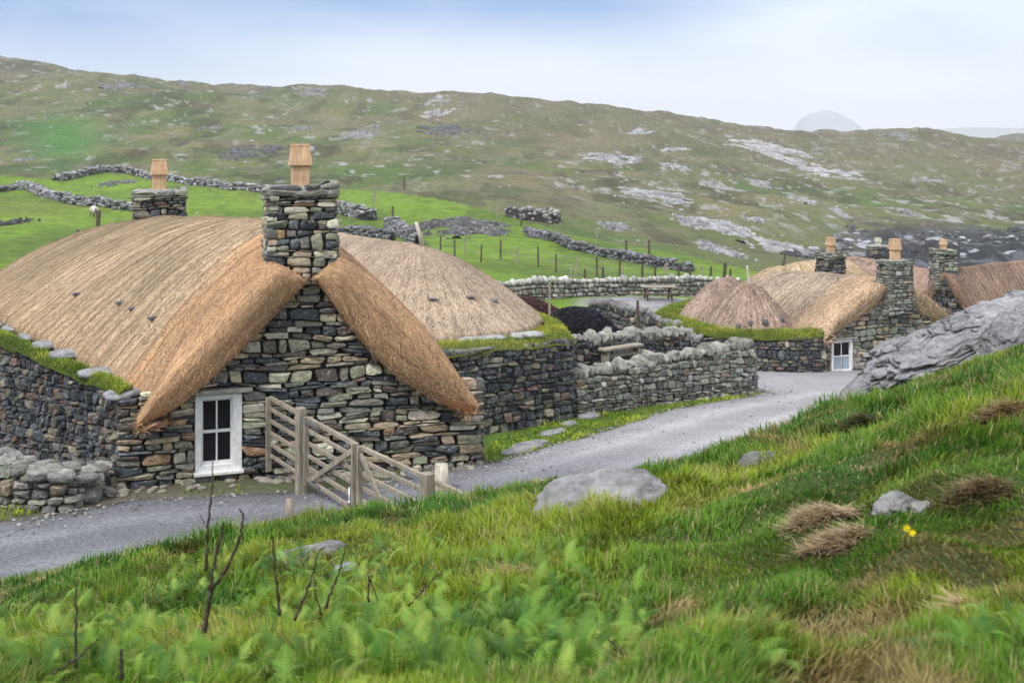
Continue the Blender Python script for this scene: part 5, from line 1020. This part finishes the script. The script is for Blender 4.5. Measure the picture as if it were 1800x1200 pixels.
def put_fronds(name, spots, label):
    n = len(spots); S_ = A(spots); sc2 = S_[:, 3]; az = rng.uniform(0, 2 * np.pi, n); tl = rng.uniform(-.6, .6, n); c, s = np.cos(az), np.sin(az); ct, st_ = np.cos(tl), np.sin(tl)
    X = FV[None, :, 0] * np.ones((n, 1)); Y = FV[None, :, 1] * ct[:, None] - FV[None, :, 2] * st_[:, None]; Z = FV[None, :, 1] * st_[:, None] + FV[None, :, 2] * ct[:, None]
    P = np.stack([(X * c[:, None] - Y * s[:, None]) * sc2[:, None] + S_[:, 0:1], (X * s[:, None] + Y * c[:, None]) * sc2[:, None] + S_[:, 1:2], Z * sc2[:, None] + S_[:, 2:3]], -1)
    o = (np.arange(n) * len(FV))[:, None, None]; base = A([(.17, .36, .06), (.27, .47, .08), (.10, .24, .05), (.38, .52, .11)])[rng.integers(0, 4, n)] * rng.uniform(.55, 1.3, (n, 1))
    mesh(name, P.reshape(-1, 3), [(FF3[None] + o).reshape(-1, 3), (FF4[None] + o).reshape(-1, 4)], M_FERN, col=(base[:, None] * FK[None, :, None]).reshape(-1, 3), kind='stuff', label=label, smooth=False)
spots = []
def fern_at(px_, py_, n, rx, ry, smin=.22, smax=.42):
    for _ in range(int(n * 4)):
        a, r = random.uniform(0, 6.28), math.sqrt(random.random()); q = hit(px_ + rx * r * math.cos(a), py_ + ry * r * math.sin(a), 3, 16); spots.append((q[0], q[1], q[2] + random.uniform(-.06, .05), random.uniform(smin, smax) * .56))
for a in ((120, 1150, 90, 170, 90), (420, 1040, 70, 130, 60), (560, 1150, 110, 170, 90), (800, 1150, 90, 190, 90), (660, 1050, 40, 110, 50), (1000, 1120, 60, 150, 90), (300, 1180, 70, 140, 60), (950, 1010, 16, 90, 40), (1280, 1180, 22, 90, 50), (1010, 1190, 40, 120, 50), (740, 990, 12, 90, 30), (200, 1060, 26, 120, 40), (520, 1010, 12, 60, 20), (1750, 1150, 16, 70, 50), (900, 900, 10, 120, 14, .15, .25), (720, 900, 12, 90, 14, .15, .25)): fern_at(*a)
put_fronds('bracken', spots, 'bright green bracken fronds over the lower part of the bank')

# ------------------------------------------------------------------ dead stems, flowers, tussocks
M_TWIG, nt, b = newmat('dead_stem', .9, .2); nt.links.new(mix(nt, (.045, .033, .028), (.22, .17, .12), ramp(nt, noise(nt, 26, 3), [(.5, 0.0), (.75, .8)])), b.inputs['Base Color'])
def stem(label, lines, d_, group='dead bracken stems'):
    a_ = Acc()
    for pts, r0, r1 in lines:
        P = A([at(a, b_, d_ + dz) for a, b_, dz in pts]); P = cr(P, len(P) * 5); P = P + .006 * rng.normal(0, 1, P.shape) * .5; k = np.linspace(r0, r1, len(P)) * (1 + .18 * np.sin(np.arange(len(P)) * 1.7)); tube(a_, P, k * .66, n=7)
    return a_.build('dead_stem', M_TWIG, label=label, cat='dead stem', group=group)
D = 5.4
stem('dark forked dead stem with three upright branches, the tallest reaching over the window', [([(358, 1110, 0), (366, 1070, 0), (372, 1020, 0), (379, 980, 0.05), (388, 940, .05), (393, 915, .05)], .02, .006), ([(372, 1035, 0), (388, 1015, -.05), (410, 975, -.05), (424, 935, -.05), (427, 905, -.05), (421, 893, -.05)], .014, .005), ([(361, 1003, .1), (364, 960, .1), (366, 915, .12), (372, 870, .12), (374, 835, .12), (374, 800, .12)], .013, .003), ([(366, 930, .11), (356, 912, .1), (352, 900, .1)], .004, .002)], D)
stem('thin dark dead stem just right of the forked one', [([(492, 1082, 0), (488, 1040, 0), (482, 990, 0), (480, 955, 0), (478, 940, 0)], .012, .004)], D)
stem('slanting dead stem in front of the low grey slab', [([(518, 1090, 0), (535, 1050, 0), (550, 1005, 0), (560, 970, 0), (572, 960, 0)], .011, .004)], D)
stem('pale-tipped leaning dead stem at the right end of the low slab', [([(570, 1070, 0), (585, 1035, 0), (600, 990, 0), (611, 955, 0)], .011, .004)], D)
stem('short broken dead stem right of the leaning ones', [([(647, 1056, 0), (648, 1030, 0), (649, 1012, 0)], .010, .006), ([(649, 1015, 0), (657, 1035, 0), (664, 1060, 0)], .006, .003)], D)
stem('thin dead stem low among the fronds between the slanting pair', [([(565, 1082, 0), (556, 1050, 0), (552, 1010, 0)], .008, .003)], D - .2)
stem('dim brown dead stem standing at the far left', [([(133, 1175, 0), (132, 1120, 0), (134, 1060, 0), (133, 1020, 0)], .010, .004), ([(90, 1185, 0), (130, 1160, 0), (165, 1130, 0), (180, 1118, 0)], .008, .003)], 4.7)
stem('brown dry seed-head stem at the bottom left', [([(212, 1195, 0), (214, 1160, 0), (213, 1140, 0)], .014, .007)], 4.4)
stem('long dry stalk leaning right at the bottom centre', [([(1128, 1210, 0), (1105, 1170, 0), (1085, 1140, 0), (1070, 1122, 0)], .009, .005)], 4.4)
stem('broken brown stalk lying across the grass left of centre', [([(718, 1065, 0), (740, 1040, 0), (765, 1015, 0), (780, 1003, 0)], .007, .004)], 5.2)
stem('bleached stalk standing at the right of the bank', [([(1272, 1120, 0), (1271, 1098, 0), (1270, 1078, 0)], .012, .007)], 4.8)
def flower(px_, py_, d0, r, label):
    c = hit(px_, py_ + (45 if r > .02 else 30), 3, 30); c[2] += .0; rt = thing('yellow_flower', c, label, 'flower'); hd = at(px_, py_, c[1]); a_ = Acc(); tube(a_, [c, (c + hd) / 2 + (.01, 0, 0), hd], .003, (.12, .25, .04), 5); a_.build('stem', M_GRASS, rt); a_ = Acc()
    for k in range(5):
        q = k * 1.2566; u = A((math.cos(q), -.35, math.sin(q))); s = np.cross(u, (0, 1, 0)); s /= np.linalg.norm(s); a_.add([hd, hd + u * r * .6 + s * r * .45, hd + u * r, hd + u * r * .6 - s * r * .45], [[[0, 1, 2, 3]]])
    a_.build('petals', M_YEL, rt); a_ = Acc(); rock(a_, hd - (0, .008, 0), (r * .25,) * 3, (.5, .4, .03), lv=2, rough=.05); a_.build('flower_centre', M_YEL, rt)
flower(1593, 927, 6, .02, 'left of the two yellow flowers below the angular rock'); flower(1603, 935, 6, .018, 'right of the two yellow flowers below the angular rock'); flower(1786, 1190, 3, .016, 'tiny yellow flower at the bottom right corner')
# dry straw clumps (dead grass hanging over the hollows), plus black blades for a hollow's shade
def tussock(px_, py_, rx, n, label, col=(.45, .33, .20), dark=False, d0=4):
    c = hit(px_, py_, d0, 20); R = rx * c[1] / FPX; n = int(n * .55); a = rng.uniform(0, 2 * np.pi, n); r = R * rng.random(n) ** .7 * (1 + .35 * np.sin(a * 3 + px_) + .2 * np.sin(a * 7)); x, y = c[0] + r * np.cos(a), c[1] + r * np.sin(a) * .7; P = np.stack([x, y, ground(x, y) + .04 * (1 - (r / R) ** 2)], 1)
    V, F, Cc = blades(P, rng.uniform(.05, .15, n), .0035 + .0007 * y, rng.uniform(1.0, 1.5, n), A(col) * rng.uniform(.5, 1.4, (n, 1)), face=-2.2 + rng.normal(0, 1.0, n)); mesh('grass_tussock', V, F, M_GRASS, col=Cc, label=label, cat='grass tussock')
tussock(1440, 915, 62, 2600, 'reddish-dry straw tussock left of the angular rock', (.52, .40, .27)); tussock(1470, 965, 62, 2200, 'dry straw tussock below and left of the yellow flowers', (.50, .38, .26)); tussock(1690, 1090, 40, 900, 'small withered tussock at the lower right', (.58, .44, .28))
tussock(1765, 730, 55, 2000, 'bleached hanging tussock under the dark hollow at the right edge', (.48, .37, .24)); tussock(1770, 672, 48, 2600, 'near-black grass blades painting the shade of a hollow at the right edge', (.03, .022, .018)); tussock(900, 1020, 62, 1400, 'flattened pale straw patch in the middle of the bank', (.46, .36, .20)); tussock(1720, 870, 60, 1500, 'brown dry tussock at the right, below the bleached one', (.30, .22, .12))  # the near-black blades are a hollow's shade put into grass colour
tussock(1130, 800, 40, 700, 'brown tussock on the lip of the bank above the big boulder', (.30, .20, .10)); tussock(1510, 745, 40, 900, 'dark dry tussock half way up the right-hand slope', (.16, .15, .06)); tussock(1640, 700, 40, 900, 'pale grass tussock below the long outcrop', (.34, .30, .12))

# ------------------------------------------------------------------ haze
hz = Acc(); box(hz, (0, 440, 50), (1, 0, 0), (0, 1, 0), (0, 0, 1), 4600, 4400, 95); M_HAZE = bpy.data.materials.new('haze'); M_HAZE.use_nodes = True; nt = M_HAZE.node_tree; nt.nodes.remove(nt.nodes['Principled BSDF'])
pv = nt.nodes.new('ShaderNodeVolumePrincipled'); pv.inputs['Density'].default_value = HAZE_D; pv.inputs['Color'].default_value = (.93, .95, 1, 1); pv.inputs['Anisotropy'].default_value = .2; nt.links.new(pv.outputs[0], nt.nodes['Material Output'].inputs['Volume'])
if HAZE_D > 0: hz.build('haze', M_HAZE, kind='stuff', label='thin pale sea haze')
